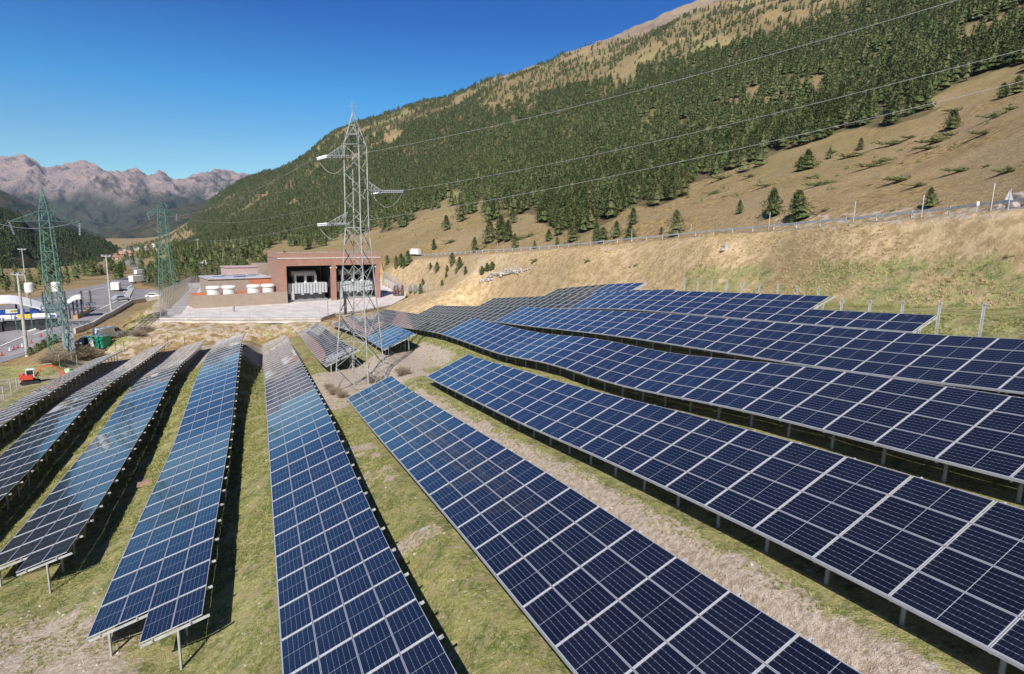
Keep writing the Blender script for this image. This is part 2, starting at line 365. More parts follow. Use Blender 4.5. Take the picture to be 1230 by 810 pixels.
# ------------------------------------------------------------ terrain
az=np.concatenate([np.arange(-72,72.01,.24),np.arange(75,286,3.)]); az=np.radians(az); na=len(az)
rr=np.concatenate([np.exp(np.linspace(math.log(6),math.log(150),300)),np.exp(np.linspace(math.log(150),math.log(2700),231))[1:]]); nr=len(rr)
AA,RR=np.meshgrid(az,rr); X=np.sin(AA)*RR; Y=np.cos(AA)*RR; Z=H(X,Y)
V=np.stack([X.ravel(),Y.ravel(),Z.ravel()],1); V=np.vstack([V,[[0,0,float(Z[0].mean())]]])
i,j=np.meshgrid(np.arange(nr-1),np.arange(na),indexing='ij'); a=i*na+j; b=i*na+(j+1)%na
F=np.stack([a,b,b+na,a+na],-1).reshape(-1,4)
c=len(V)-1; j=np.arange(na); Fc=np.stack([np.full(na,c),(j+1)%na,j,j],1)
def terrain_material():
    m,t,b=nodes('alpine_ground'); tc=N_(t,'ShaderNodeTexCoord').outputs['Object']
    g=attr(t,'green'); d=attr(t,'dirt'); fo=attr(t,'forest'); hi=attr(t,'high')
    n1=noise(t,tc,.9,8,.68); n2=noise(t,tc,.06,6,.6); n3=noise(t,tc,5.,5,.7); n4=noise(t,tc,22.,3,.7)
    straw=mixc(t,ramp(t,n1,.4,.62),(.20,.135,.06),(.43,.305,.135))
    straw=mixc(t,ramp(t,n2,.35,.65),straw,mixc(t,ramp(t,n3,.4,.6),(.22,.145,.075),(.44,.34,.19)))
    rocky=mixc(t,ramp(t,noise(t,tc,.35,8,.7),.35,.65),(.25,.18,.12),(.36,.27,.20))
    straw=mixc(t,mth(t,'MULTIPLY',ramp(t,noise(t,tc,1.6,7,.75),.45,.62),.5),straw,(.17,.135,.07))
    straw=mixc(t,hi,straw,rocky)
    pale=attr(t,'pale'); straw=mixc(t,pale,straw,mixc(t,ramp(t,noise(t,tc,.75,10,.78),.41,.6),(.40,.29,.145),(.68,.51,.30)))
    grass=mixc(t,ramp(t,n1,.40,.6),(.13,.155,.04),(.37,.35,.13))
    grass=mixc(t,mth(t,'MULTIPLY',ramp(t,n3,.5,.62),.75),grass,(.50,.43,.24))
    grass=mixc(t,mth(t,'MULTIPLY',ramp(t,noise(t,tc,9.,6,.8),.52,.62),.8),grass,(.075,.105,.022))
    grass=mixc(t,mth(t,'MULTIPLY',ramp(t,noise(t,tc,1.4,8,.72),.5,.6),.8),grass,(.36,.29,.16))
    grass=mixc(t,mth(t,'MULTIPLY',ramp(t,n4,.52,.66),.7),grass,(.42,.40,.19))
    soil=mixc(t,ramp(t,n3,.38,.62),(.36,.28,.20),(.57,.475,.375))
    soil=mixc(t,ramp(t,n4,.58,.66),soil,(.58,.53,.46))
    gm=mth(t,'ADD',g,mth(t,'MULTIPLY',mth(t,'SUBTRACT',noise(t,tc,.5,7,.65),.5),1.5)); gm=ramp(t,gm,.36,.64)
    col=mixc(t,gm,straw,grass)
    dm=mth(t,'ADD',d,mth(t,'MULTIPLY',mth(t,'SUBTRACT',noise(t,tc,.8,8,.68),.5),1.6)); dm=ramp(t,dm,.42,.6)
    col=mixc(t,dm,col,soil)
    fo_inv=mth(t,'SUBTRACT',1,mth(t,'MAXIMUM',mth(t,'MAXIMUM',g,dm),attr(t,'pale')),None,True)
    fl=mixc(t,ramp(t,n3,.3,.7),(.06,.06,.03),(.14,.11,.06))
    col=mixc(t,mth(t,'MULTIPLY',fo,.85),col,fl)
    big=noise(t,tc,.018,7,.62); straw_dummy=big
    col=mixc(t,mth(t,'MULTIPLY',mth(t,'MULTIPLY',ramp(t,big,.5,.64),.55),mth(t,'SUBTRACT',1,dm)),col,mixc(t,ramp(t,n3,.3,.7),(.17,.135,.05),(.29,.24,.10)))
    col=mixc(t,mth(t,'MULTIPLY',mth(t,'MULTIPLY',ramp(t,noise(t,tc,.25,8,.75),.56,.66),.5),fo_inv),col,(.19,.145,.09))
    st=ramp(t,noise(t,tc,3.1,2,.5),.71,.735)
    col=mixc(t,mth(t,'MULTIPLY',st,.75),col,(.55,.51,.45))
    t.links.new(col,b.inputs['Base Color']); b.inputs['Roughness'].default_value=1; b.inputs['Specular IOR Level'].default_value=.15
    hgt=mth(t,'ADD',mth(t,'MULTIPLY',n3,.7),mth(t,'MULTIPLY',n4,.4)); bump(t,b,mth(t,'ADD',hgt,mth(t,'MULTIPLY',noise(t,tc,.8,7,.7),1.3)),.85,.16)
    return m
M_terrain=terrain_material()
me=arrmesh('terrain',V,F,M_terrain,smooth=True)
px,py,zz=proj(V); px=np.where(zz>0,px,-9999)
T_=V@Dv; P_=V@Nv; r_=np.hypot(V[:,0],V[:,1])
infield=(P_>-27)&(P_<43)&(T_>-12)&(T_<126)
nz=fbm(V[:,0]/12,V[:,1]/12,4); nz2=fbm(V[:,0]/3,V[:,1]/3,4)
green=np.where(infield,.86,.12)
green=np.where(infield&(T_>85),.45+.4*(nz2>.5),green)
green=np.where(inpoly(px,py,[(820,322),(1300,300),(1300,420),(1000,420),(820,352)]),.50+.9*(nz-.45),green)
green=np.where(inpoly(px,py,[(-50,440),(40,440),(120,420),(150,395),(190,360),(205,372),(150,420),(60,470),(-50,520)]),.75,green)
green=np.where(inpoly(px,py,[(200,385),(400,384),(385,400),(200,420)]),.3+.9*(nz2-.42),green)
green=np.where(r_>90,green+np.where(P_>30,.5*(fbm(V[:,0]/30,V[:,1]/14,4)-.42),0),green)
dirt=np.full(len(V),.12)
gapf=((P_-.11)/6.61+5); gk=np.floor(gapf); gf=(gapf-gk)*6.61
dirt=np.where(infield&(gk==6)&(gf>3.4)&(T_<53),.92-.5*np.clip(gf-5.7,0,1),dirt)
dirt=np.where(infield&(gk==5)&(gf>3.4)&(T_<53),.16+.45*(nz2>.56),dirt)
dirt=np.where((P_>1.5)&(P_<19)&(T_>53)&(T_<74),.85,dirt)
dirt=np.where((P_>15)&(P_<19)&(T_>48)&(T_<60),.3,dirt)
dirt=np.where((P_>7)&(P_<15)&(T_>51)&(T_<56),.35,dirt)
_f=np.clip((29.5-(T_+.35*P_))/4.5,0,1)*np.clip((-3.-P_)/3,0,1); dirt=np.where(infield&(T_<40),np.maximum(dirt,_f*(1.0-.5*nz2)),dirt)
dirt=np.where(infield&(T_>88)&(P_<3),.62,dirt)
dirt=np.where(inpoly(px,py,[(20,470),(0,500),(-60,520),(-60,480),(0,455),(60,452),(110,420),(160,405),(160,430),(100,450)]),.5,dirt)
dirt=np.where(inpoly(px,py,[(150,400),(205,372),(215,388),(400,384),(430,372),(470,380),(400,402),(205,415),(150,420)]),.5,dirt)
dirt=np.where(inpoly(px,py,[(535,330),(570,305),(640,306),(620,325),(560,345)])|inpoly(px,py,[(930,262),(1230,238),(1230,262),(930,280)]),.46,dirt)
dirt=np.where(inpoly(px,py,[(205,372),(185,400),(160,398),(170,380),(195,355)]),.6,dirt)
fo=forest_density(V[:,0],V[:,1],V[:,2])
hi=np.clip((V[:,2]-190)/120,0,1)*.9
pale=np.where((r_<330)&inpoly(px,py,[(430,330),(500,311),(600,304),(700,297),(850,284),(1025,271),(1230,251),(1400,240),(1400,420),(900,420),(600,400),(470,380)])&~infield,.75+1.3*(nz-.45),0)
green=np.where(r_>280,np.clip(.20+1.2*(fbm(V[:,0]/40,V[:,1]/40,5)-.45),0,1),green)
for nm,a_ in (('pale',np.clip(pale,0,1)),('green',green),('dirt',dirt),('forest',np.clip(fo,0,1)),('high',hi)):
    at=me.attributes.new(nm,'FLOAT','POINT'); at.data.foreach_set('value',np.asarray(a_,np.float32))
ground=bpy.data.objects.new('ground',me); C.objects.link(ground); tag(ground,kind='structure')
# ------------------------------------------------------------ far ranges, each a real relief with its own distance
def interp(sil,px): s=np.array(sil,float); return np.interp(px,s[:,0],s[:,1])
def az_px(a):      # azimuth (rad) -> pixel column on the horizon
    return CX+FPX*np.tan(a)/math.cos(PITCH)
def mountain_material(name,low,high,rock,z0,z1,treeline,nscale,green=(.05,.07,.03)):
    m,t,b=nodes(name); tc=N_(t,'ShaderNodeTexCoord').outputs['Object']; sp=N_(t,'ShaderNodeSeparateXYZ'); t.links.new(tc,sp.inputs[0]); z=sp.outputs[2]
    n=noise(t,tc,nscale,10,.62); nb=noise(t,tc,nscale*5,8,.7)
    hgt=mth(t,'ADD',z,mth(t,'MULTIPLY',mth(t,'SUBTRACT',n,.5),(z1-z0)*1.1))
    f=ramp(t,hgt,z0+(z1-z0)*treeline-(z1-z0)*.1,z0+(z1-z0)*treeline+(z1-z0)*.1)
    lo=mixc(t,ramp(t,nb,.35,.6),green,low); hi=mixc(t,ramp(t,nb,.3,.7),rock,high)
    nn=N_(t,'ShaderNodeNewGeometry').outputs['Normal']; s2=N_(t,'ShaderNodeSeparateXYZ'); t.links.new(nn,s2.inputs[0])
    steep=ramp(t,s2.outputs[2],.78,.55); hi=mixc(t,mth(t,'MULTIPLY',steep,.8),hi,rock)
    hi=mixc(t,mth(t,'MULTIPLY',ramp(t,noise(t,tc,nscale*9,9,.78),.5,.58),.7),hi,rock)
    pat=mth(t,'MULTIPLY',ramp(t,noise(t,tc,nscale*2.3,9,.72),.53,.6),.75); hi=mixc(t,pat,hi,green)
    t.links.new(mixc(t,f,lo,hi),b.inputs['Base Color']); b.inputs['Roughness'].default_value=1; b.inputs['Specular IOR Level'].default_value=.05
    bump(t,b,mth(t,'ADD',nb,mth(t,'MULTIPLY',noise(t,tc,nscale*24,8,.75),.5)),1.,(z1-z0)*.045); return m
def crag(x,y):
    s=0;a=1.;n=0
    for i in range(8):
        v=1-np.abs(2*vn(x*2.03**i+13*i,y*2.03**i+7*i)-1); s=s+a*v**1.3; n+=a; a*=.57
    return s/n-.55
def mrange(name,sil,a0,a1,r0,r1,zb,m,amp,nscale,na=500,nr=110,seed=0,pw=1.2,offright=None):
    A=np.linspace(R(a0),R(a1),na); S=np.concatenate([np.linspace(0,1,nr),[1.08,1.2,1.4]])
    px=az_px(np.clip(A,-1.1,1.1)); yy=interp(sil,px)
    q=np.stack([ray(p_,y_) for p_,y_ in zip(px,yy)]); el=q[:,2]/np.hypot(q[:,0],q[:,1])
    far=np.clip((-A-R(42))/R(25),0,1); el=el+far*offrise.get(name,0)+(.015*far*np.sin(A*17))
    rj=r1*(1+.08*np.sin(A*9+seed)); zr=el*rj
    aa,ss=np.meshgrid(A,S); rad=r0+(rj-r0)*np.minimum(ss,1)+np.maximum(ss-1,0)*r1
    prof=np.where(ss<=1,np.minimum(ss,1)**pw,1-(ss-1)*1.5); Z=zb+(zr-zb)*prof
    X=np.sin(aa)*rad; Y=np.cos(aa)*rad
    env=np.sin(np.pi*np.clip(ss,0,1)**.8)**.7*np.where(ss>1,0,1)
    nzv=crag(X/nscale+seed,Y/nscale)
    Z=Z+nzv*amp*env
    fine=(fbm(X/nscale*5,Y/nscale*5+seed,5,True)-.5)*amp*.22*np.clip(ss*3,0,1); Z=Z+fine*np.where(ss<=1,1,0)*np.where(ss>.93,.5,1)
    V=np.stack([X.ravel(),Y.ravel(),Z.ravel()],1); n=len(A); k=len(S)
    i,j=np.meshgrid(np.arange(k-1),np.arange(n-1),indexing='ij'); a=i*n+j
    F=np.stack([a,a+1,a+1+n,a+n],-1).reshape(-1,4)
    o=bpy.data.objects.new(name,arrmesh(name,V,F,m,smooth=True)); C.objects.link(o); tag(o,kind='structure')
    return (X,Y,Z,ss)
offrise={'distant_mountains':.03,'middle_hills':.03,'near_hill':.10}
SIL1=[(-400,150),(-150,180),(-60,196),(0,193),(15,190),(35,187.5),(50,196),(58,204),(80,198),(105,195),(118,198),(128,206),(150,206),(166,202),(180,213),(198,210),(210,218),(235,213),(262,208),(280,210),(300,211),(330,212),(420,215)]
m1=mountain_material('distant_mountain_rock',(.09,.09,.065),(.46,.34,.29),(.30,.245,.23),-150,750,.43,.0011,(.05,.065,.045))
mrange('distant_mountains',SIL1,-110,-8,4200,7200,-150,m1,560,950,900,260,3,1.15)
SIL2=[(-400,150),(-200,190),(-60,212),(0,226),(30,243),(60,262),(85,275),(110,282),(150,278),(175,262),(200,252),(240,244),(300,238),(420,230)]
m2=mountain_material('forested_slope',(.10,.085,.05),(.17,.13,.09),(.14,.12,.10),-120,300,.75,.003,(.03,.045,.028))
mrange('middle_hills',SIL2,-110,-12,2600,3900,-120,m2,160,600,500,110,11,1.1)
SIL3=[(-500,110),(-200,140),(-120,178),(-60,225),(0,256),(22,262),(36,279),(60,277),(95,285),(120,292),(137,303),(150,316),(165,330),(200,345)]
m3=mountain_material('dark_forest_floor',(.09,.08,.045),(.12,.10,.06),(.12,.10,.08),-60,200,.95,.01,(.03,.042,.022))
HX,HY,HZ,HS=mrange('near_hill',SIL3,-112,-28,520,1250,-66,m3,26,220,320,70,5,1.15)

# ------------------------------------------------------------ solar field
def glass_material():
    m,t,b=nodes('solar_glass'); tc=N_(t,'ShaderNodeTexCoord').outputs['Object']; sp=N_(t,'ShaderNodeSeparateXYZ'); t.links.new(tc,sp.inputs[0])
    u,v=sp.outputs[0],sp.outputs[1]
    oi=N_(t,'ShaderNodeObjectInfo').outputs['Random']
    def line(c,period,off,width):   # 1 inside a thin line repeated with period
        f=mth(t,'FRACT',mth(t,'ADD',mth(t,'DIVIDE',mth(t,'ADD',c,off),period),.5)); d=mth(t,'ABSOLUTE',mth(t,'SUBTRACT',f,.5)); return mth(t,'LESS_THAN',d,width/period/2)
    cu=1.0/12; cv=.985/6
    mid=mth(t,'LESS_THAN',mth(t,'ABSOLUTE',u),.0085)
    lv=mth(t,'MULTIPLY',line(v,cv,0,.0085),mth(t,'LESS_THAN',mth(t,'ABSOLUTE',v),.45)); du=mth(t,'ABSOLUTE',mth(t,'SUBTRACT',mth(t,'FRACT',mth(t,'ADD',mth(t,'DIVIDE',mth(t,'ADD',u,.0),cu*2),.5)),.5))
    dash=mth(t,'ADD',mth(t,'MULTIPLY',mth(t,'LESS_THAN',du,.2),.55),.45)
    lu=line(u,cu,0,.004); bus=line(v,cv/9,0,.0022)
    cell=mixc(t,oi,(.0045,.005,.0125),(.0065,.0075,.018))
    cell=mixc(t,mth(t,'MULTIPLY',lu,.14),cell,(.30,.32,.38))
    cell=mixc(t,mth(t,'MULTIPLY',mth(t,'MULTIPLY',lv,dash),.6),cell,(.52,.55,.62))
    cell=mixc(t,mth(t,'MULTIPLY',mid,.65),cell,(.55,.57,.62))
    dust=ramp(t,noise(t,tc,1.1,6,.7),.35,.8)
    cell=mixc(t,mth(t,'MULTIPLY',dust,.018),cell,(.35,.30,.25))
    t.links.new(cell,b.inputs['Base Color']); b.inputs['Roughness'].default_value=.25; b.inputs['Specular IOR Level'].default_value=.3
    b.inputs['Coat Weight'].default_value=1; b.inputs['Coat Roughness'].default_value=.035; b.inputs['Coat IOR'].default_value=1.38
    return m
M_glass=glass_material(); M_frame=mat('anodised_frame',(.64,.65,.68),.38,.35,.04,2.)
ML,MW,MT,LIP=2.094,1.04,.035,.015
def module_mesh():
    b=MB(); hl,hw=ML/2,MW/2
    b.box((0,hw-LIP/2,0),(ML,LIP,MT)); b.box((0,-hw+LIP/2,0),(ML,LIP,MT)); b.box((hl-LIP/2,0,0),(LIP,MW-2*LIP,MT)); b.box((-hl+LIP/2,0,0),(LIP,MW-2*LIP,MT))
    b.box((0,0,MT/2-.008),(ML-2*LIP,MW-2*LIP,.008),1)
    return b.mesh('solar_panel',[M_frame,M_glass])
ME_MOD=module_mesh()
PITCHM=2.118; PV=1.06
bb=MB().box((0,0,.5),(.055,.09,1)).box((0,.045,.5),(.10,.008,1)).mesh('post',M_galv); ME_POST=bb
def screen_rank(P):
    px,py,z=proj(P); off=max(0,-px,px-1230)+max(0,-py,py-810)
    return (z if z>0 else 9999)*(1+off/60)
def solar_row(k,tl,tr,t1,label,wz,stiff=1.0):
    off=perp(k); t0=min(tl,tr); n=int(round((t1-t0)/PITCHM)); sl=int(round((tl-t0)/PITCHM)); sr=int(round((tr-t0)/PITCHM))
    pw=math.hypot(WH,wz)
    zb=float(zlow(k,t0)); base=Dv*t0+Nv*off; base[2]=zb-.93
    root=empty('solar_panel_row',tuple(base)); tag(root,label,'solar panels','long rows of solar panels on the slope')
    cross=np.array([Nv[0]*WH,Nv[1]*WH,wz])/pw
    def edge(t): return Dv*t+Nv*off+np.array([0,0,float(zlow(k,t))])
    def low(t):                               # slightly stepped, as tables of modules are rigid
        return edge(t)
    rest=MB(); cand=[]
    for c in range(n):
        ta=t0+c*PITCHM; A=low(ta); B=low(ta+PITCHM); u=(B-A)/np.linalg.norm(B-A); nn=np.cross(cross,u)*-1; nn/=np.linalg.norm(nn)
        v=np.cross(nn,u)
        for j in range(4):
            if j<2 and c<sl or j>=2 and c<sr: continue
            cen=(A+B)/2+v*(PV*(j+.5)+.0)+nn*.0
            cand.append((screen_rank(cen),cen,u,v,nn))
    cand.sort(key=lambda q:q[0])
    vs=[Vector(v.co) for v in ME_MOD.vertices]; fs=[tuple(p.vertices) for p in ME_MOD.polygons]; ms=[p.material_index for p in ME_MOD.polygons]
    RV=[];RF=[];RM=[]
    for q,(rk,cen,u,v,nn) in enumerate(cand):
        loc=cen-base
        Mx=Matrix(((u[0],v[0],nn[0],loc[0]),(u[1],v[1],nn[1],loc[1]),(u[2],v[2],nn[2],loc[2]),(0,0,0,1)))
        if q<100: put('solar_panel',ME_MOD,root,Mx)
        else: farmods.setdefault(id(root),(root,[]))[1].append(Mx)
    # racking
    posts=[]
    hl=Vector(cross)*PV*4; rb=MB(); RAF=[]
    nb=MB().box((PV*2+.09,0,-.135),(PV*4+.16,.05,.09))
    nb.box((PV*4+.13,0,-.13),(.05,.05,.05),1)
    me_r=nb.mesh('rafter',[M_galv,M_white])
    nb2=MB().box((PV*3+.1,0,-.135),(PV*2+.2,.05,.09)).mesh('rafter',[M_galv,M_white])
    for c in range(n+1):
        t=t0+c*PITCHM; 
        if c==0: t+=.05
        A=low(t); ax=Vector(cross); dd=Vector(Dv); zz_=ax.cross(dd)
        if zz_.z<0: zz_=-zz_
        yy_=zz_.cross(ax)
        loc=Vector(A-base); Mx=Matrix(((ax.x,yy_.x,zz_.x,loc.x),(ax.y,yy_.y,zz_.y,loc.y),(ax.z,yy_.z,zz_.z,loc.z),(0,0,0,1)))
        RAF.append((screen_rank(A+cross*PV*4),Mx,c))
        for f in (.17,.80):
            if (f<.5 and c<sl) or (f>.5 and c<sr): continue
            Pt=A+cross*PV*4*f-np.array([0,0,.17]); g=hs(Pt[0],Pt[1])-.15; h=Pt[2]-g
            if h>.1: posts.append((screen_rank(Pt),Pt,g,h))
    posts.sort(key=lambda q:q[0]); pm=[]
    for q,(rk,Pt,g,h) in enumerate(posts):
        Mx=Matrix.Translation(Vector((Pt[0],Pt[1],g))-Vector(base))@Matrix.Rotation(AZ,4,'Z')@Matrix.Diagonal((1,1,h,1))
        if q<60: put('post',ME_POST,root,Mx)
        else: pm.append(Mx)
    nb3=MB().box((PV-.02,0,-.135),(PV*2+.1,.05,.09)).mesh('rafter',[M_galv,M_white])
    for rk,Mx,c in RAF: put('rafter',nb2 if c<sl else nb3 if c<sr else me_r,root,Mx)
    for j,(fr) in enumerate((.1,.4,.6,.9)):
        b=MB(); ns=max(2,int((t1-t0)/4.236)); st=tl if fr<.5 else tr
        ts=np.linspace(st-.08,t0+n*PITCHM+.08,ns)
        P=[Vector(low(t)-base+cross*PV*4*fr-np.array([0,0,.068])) for t in ts]
        for p_,q_ in zip(P[:-1],P[1:]): b.bar(p_,q_,.05,.045)
        b.build('purlin',M_galv,root)
    b=MB(); ts=np.linspace(tl,t0+n*PITCHM,max(2,int((t1-t0)/2.118)))
    P=[Vector(low(t)-base-cross*.012-np.array([0,0,.03])) for t in ts]
    for p_,q_ in zip(P[:-1],P[1:]): b.bar(p_,q_,.03,.075)
    b.build('edge_trim',M_alu,root)
    if pm:
        VV=[];FF=[];pv=np.array([v.co for v in ME_POST.vertices]); pf=[tuple(p.vertices) for p in ME_POST.polygons]; b=MB()
        for Mx in pm: b.add([Mx@Vector(c) for c in pv],pf)
        o=b.build('post',M_galv,root); tag(o,kind='stuff')
    return root
farmods={}
def join_far():
    pv=[Vector(v.co) for v in ME_MOD.vertices]; pf=[tuple(p.vertices) for p in ME_MOD.polygons]; pm=[p.material_index for p in ME_MOD.polygons]
    for root,L in farmods.values():
        # glass carries its own module coordinates so the cell pattern repeats on every panel
        b=MB()
        for Mx in L:
            b.v+=[tuple(Mx@c) for c in pv]; b.f+=[tuple(i+b.n for i in f) for f in pf]; b.m+=pm; b.n+=len(pv)
        me=b.mesh('solar_panel',[M_frame,M_glass_far])
        at=me.attributes.new('module',type='FLOAT_VECTOR',domain='POINT'); at.data.foreach_set('vector',np.tile(np.array([tuple(c) for c in pv],np.float32),(len(L),1)).ravel())
        o=bpy.data.objects.new('solar_panel',me); C.objects.link(o); o.parent=root; tag(o,kind='stuff')
M_glass_far=M_glass.copy(); _t=M_glass_far.node_tree
_at=N_(_t,'ShaderNodeAttribute'); _at.attribute_name='module'
for n in list(_t.nodes):
    if n.type=='TEX_COORD':
        for l in list(n.outputs['Object'].links): _t.links.new(_at.outputs['Vector'],l.to_socket)
solar_row(1,46,46,120,'leftmost long row of grey solar panels, behind which the red excavator works',1.2)
solar_row(2,38,38,125,'second row of solar panels from the left, cut off by the left frame edge',1.2)
solar_row(3,34.6,32.5,117,'row of solar panels whose near end stands on posts at the left frame edge',1.2)
solar_row(4,24.5,22.4,102.5,'row of blue solar panels with stepped near end above dirt, left of centre',1.2)
solar_row(5,4,4,120,'row of solar panels running straight away left of the central grass strip',1.5)
solar_row(6,2,2,52.4,'row of dark blue panels ending before the lattice tower, left of the dirt track',1.72)
solar_row(6,71.8,71.8,124,'short row of panels behind the tower, left one of the two short rows',1.72)
solar_row(7,0,0,51.2,'large row of dark blue panels right of the dirt track, nearest the lower right corner',1.72)
solar_row(7,71.0,71.0,126,'short row of panels behind the tower legs, right one of the two short rows',1.72)
solar_row(8,-3,-3,123.5,'very long row of panels bending down to the yard, second on the right slope',1.72)
solar_row(9,-1,-1,109,'long row of panels on the right slope, third up from the dirt track',1.72)
solar_row(10,21.8,30.3,96,'row of panels on the right slope ending in a step beside bare silver posts',1.72)
solar_row(11,53.3,61.8,85.5,'uppermost short row of panels bordering the dry meadow',1.72)
join_far()

# ------------------------------------------------------------ trees
def foliage_material(name,c0,c1,c2):
    m,t,b=nodes(name); tc=N_(t,'ShaderNodeTexCoord').outputs['Object']; oi=N_(t,'ShaderNodeObjectInfo').outputs['Random']
    n=noise(t,tc,9.,3,.6)
    c=mixc(t,ramp(t,n,.3,.7),c0,c1); c=mixc(t,ramp(t,oi,.55,1.),c,c2)
    t.links.new(c,b.inputs['Base Color']); b.inputs['Roughness'].default_value=.75; b.inputs['Specular IOR Level'].default_value=.2
    return m
M_fol=foliage_material('pine_needles',(.06,.085,.03),(.12,.15,.055),(.145,.15,.065))
M_fol2=foliage_material('juniper_needles',(.17,.22,.075),(.28,.32,.13),(.32,.31,.15))
M_fol3=foliage_material('far_needles',(.035,.055,.024),(.06,.085,.033),(.075,.085,.035))
def crown(seed,n,leaf,cone=1.0,rad=.24,base=.08,core=True,nl=4,flat=False):
    r=np.random.default_rng(seed); V=[];F=[]
    def quad(c,d,up,s):
        d=d/np.linalg.norm(d); s2=np.cross(d,up); s2/=np.linalg.norm(s2)+1e-9; k=len(V)
        V.extend([c-s2*s*.45,c+d*s*.5-up*s*.05,c+s2*s*.45,c-d*s*.35+up*s*.1]); F.append((k,k+1,k+2,k+3))
    lob=r.random((7,3))
    for i in range(n):
        if flat:
            a=r.random()*6.283; q=math.sqrt(r.random()); 
            R0=rad*(1+.35*math.sin(a*2+seed)+.2*math.sin(a*5+seed*2)); z=base+(1-base)*r.random()*(1-q*q*.7)*(0.6+.4*math.sin(a*3+q*5)); c=np.array([math.cos(a)*q*R0,math.sin(a)*q*R0,z])
        else:
            h=r.random()**.8; z=base+(1-base)*h
            prof=(min(1,(1-h)*1.55+.03))**.8*(.55+.45*min(1,(h+.12)/.25)); 
            prof*=.82+.3*math.sin(h*34+seed)*(1-h)
            a=r.random()*6.283; bulge=1+.28*math.sin(a*2+seed+h*4)+.18*math.sin(a*5+h*9+seed)
            q=.45+.6*r.random()**.6; c=np.array([math.cos(a)*rad*prof*bulge*q,math.sin(a)*rad*prof*bulge*q,z+r.normal()*.015])
        out=np.array([math.cos(a),math.sin(a),.25])
        for k in range(nl):
            d=out+r.normal(size=3)*.7; up=np.array([0,0,1.])+r.normal(size=3)*.6; up/=np.linalg.norm(up)
            quad(c+r.normal(size=3)*leaf*.5,d,up,leaf*(.6+.8*r.random()))
    if core:
        m=7
        for lv in range(4):
            z0=base+.04+(1-base)*lv*.22; R1=rad*(.62,.58,.42,.24)[lv]; k=len(V)
            for i in range(m): a=6.283*i/m+lv; V.append(np.array([math.cos(a)*R1*(.7+.6*r.random()),math.sin(a)*R1*(.7+.6*r.random()),z0+(r.random()-.5)*.06]))
            V.append(np.array([0,0,min(1,z0+.36)]))
            for i in range(m): F.append((k+i,k+(i+1)%m,k+m,k+m))
    return V,F
def crown_mesh(name,mt,**kw):
    V,F=crown(**kw); me=bpy.data.meshes.new(name); me.from_pydata([tuple(v) for v in V],[],[f if f[2]!=f[3] else f[:3] for f in F]); me.materials.append(mt); me.update(); return me
def trunk_mesh(seed,h=.9):
    r=np.random.default_rng(seed); b=MB(); p=Vector((0,0,-.04)); n=5
    for i in range(n):
        q=Vector((r.normal()*.006,r.normal()*.006,-.04+h*(i+1)/n)); b.tube(p,q,.022*(1-i/n*.85),.022*(1-(i+1)/n*.85),6); 
        if i>0:
            for _ in range(2): a=r.random()*6.28; L=.17*(1-i/n); b.tube(q,q+Vector((math.cos(a)*L,math.sin(a)*L,.03)),.006,.002,4)
        p=q
    return b.mesh('trunk',M_bark)
far_objs=[]
for i in range(5):
    V,F=crown(seed=20+i,n=95,leaf=.062,rad=(.33,.27,.38,.26,.34)[i],nl=3)
    b=MB(); b.add(V,[f if f[2]!=f[3] else f[:3] for f in F],0); b.tube((0,0,-.05),(0,0,.3),.02,.012,5,1)
    far_objs.append(bpy.data.objects.new('pine_kind',b.mesh('pine_kind',[M_fol,M_bark])))
kc=bpy.data.collections.new('pine_kinds')
for o in far_objs: kc.objects.link(o)
kc2=bpy.data.collections.new('far_pine_kinds')
for i in range(3):
    V,F=crown(seed=40+i,n=26,leaf=.12,rad=.24,nl=2); b=MB(); b.add(V,[f if f[2]!=f[3] else f[:3] for f in F],0)
    o=bpy.data.objects.new('far_pine_kind',b.mesh('far_pine_kind',[M_fol3])); kc2.objects.link(o)
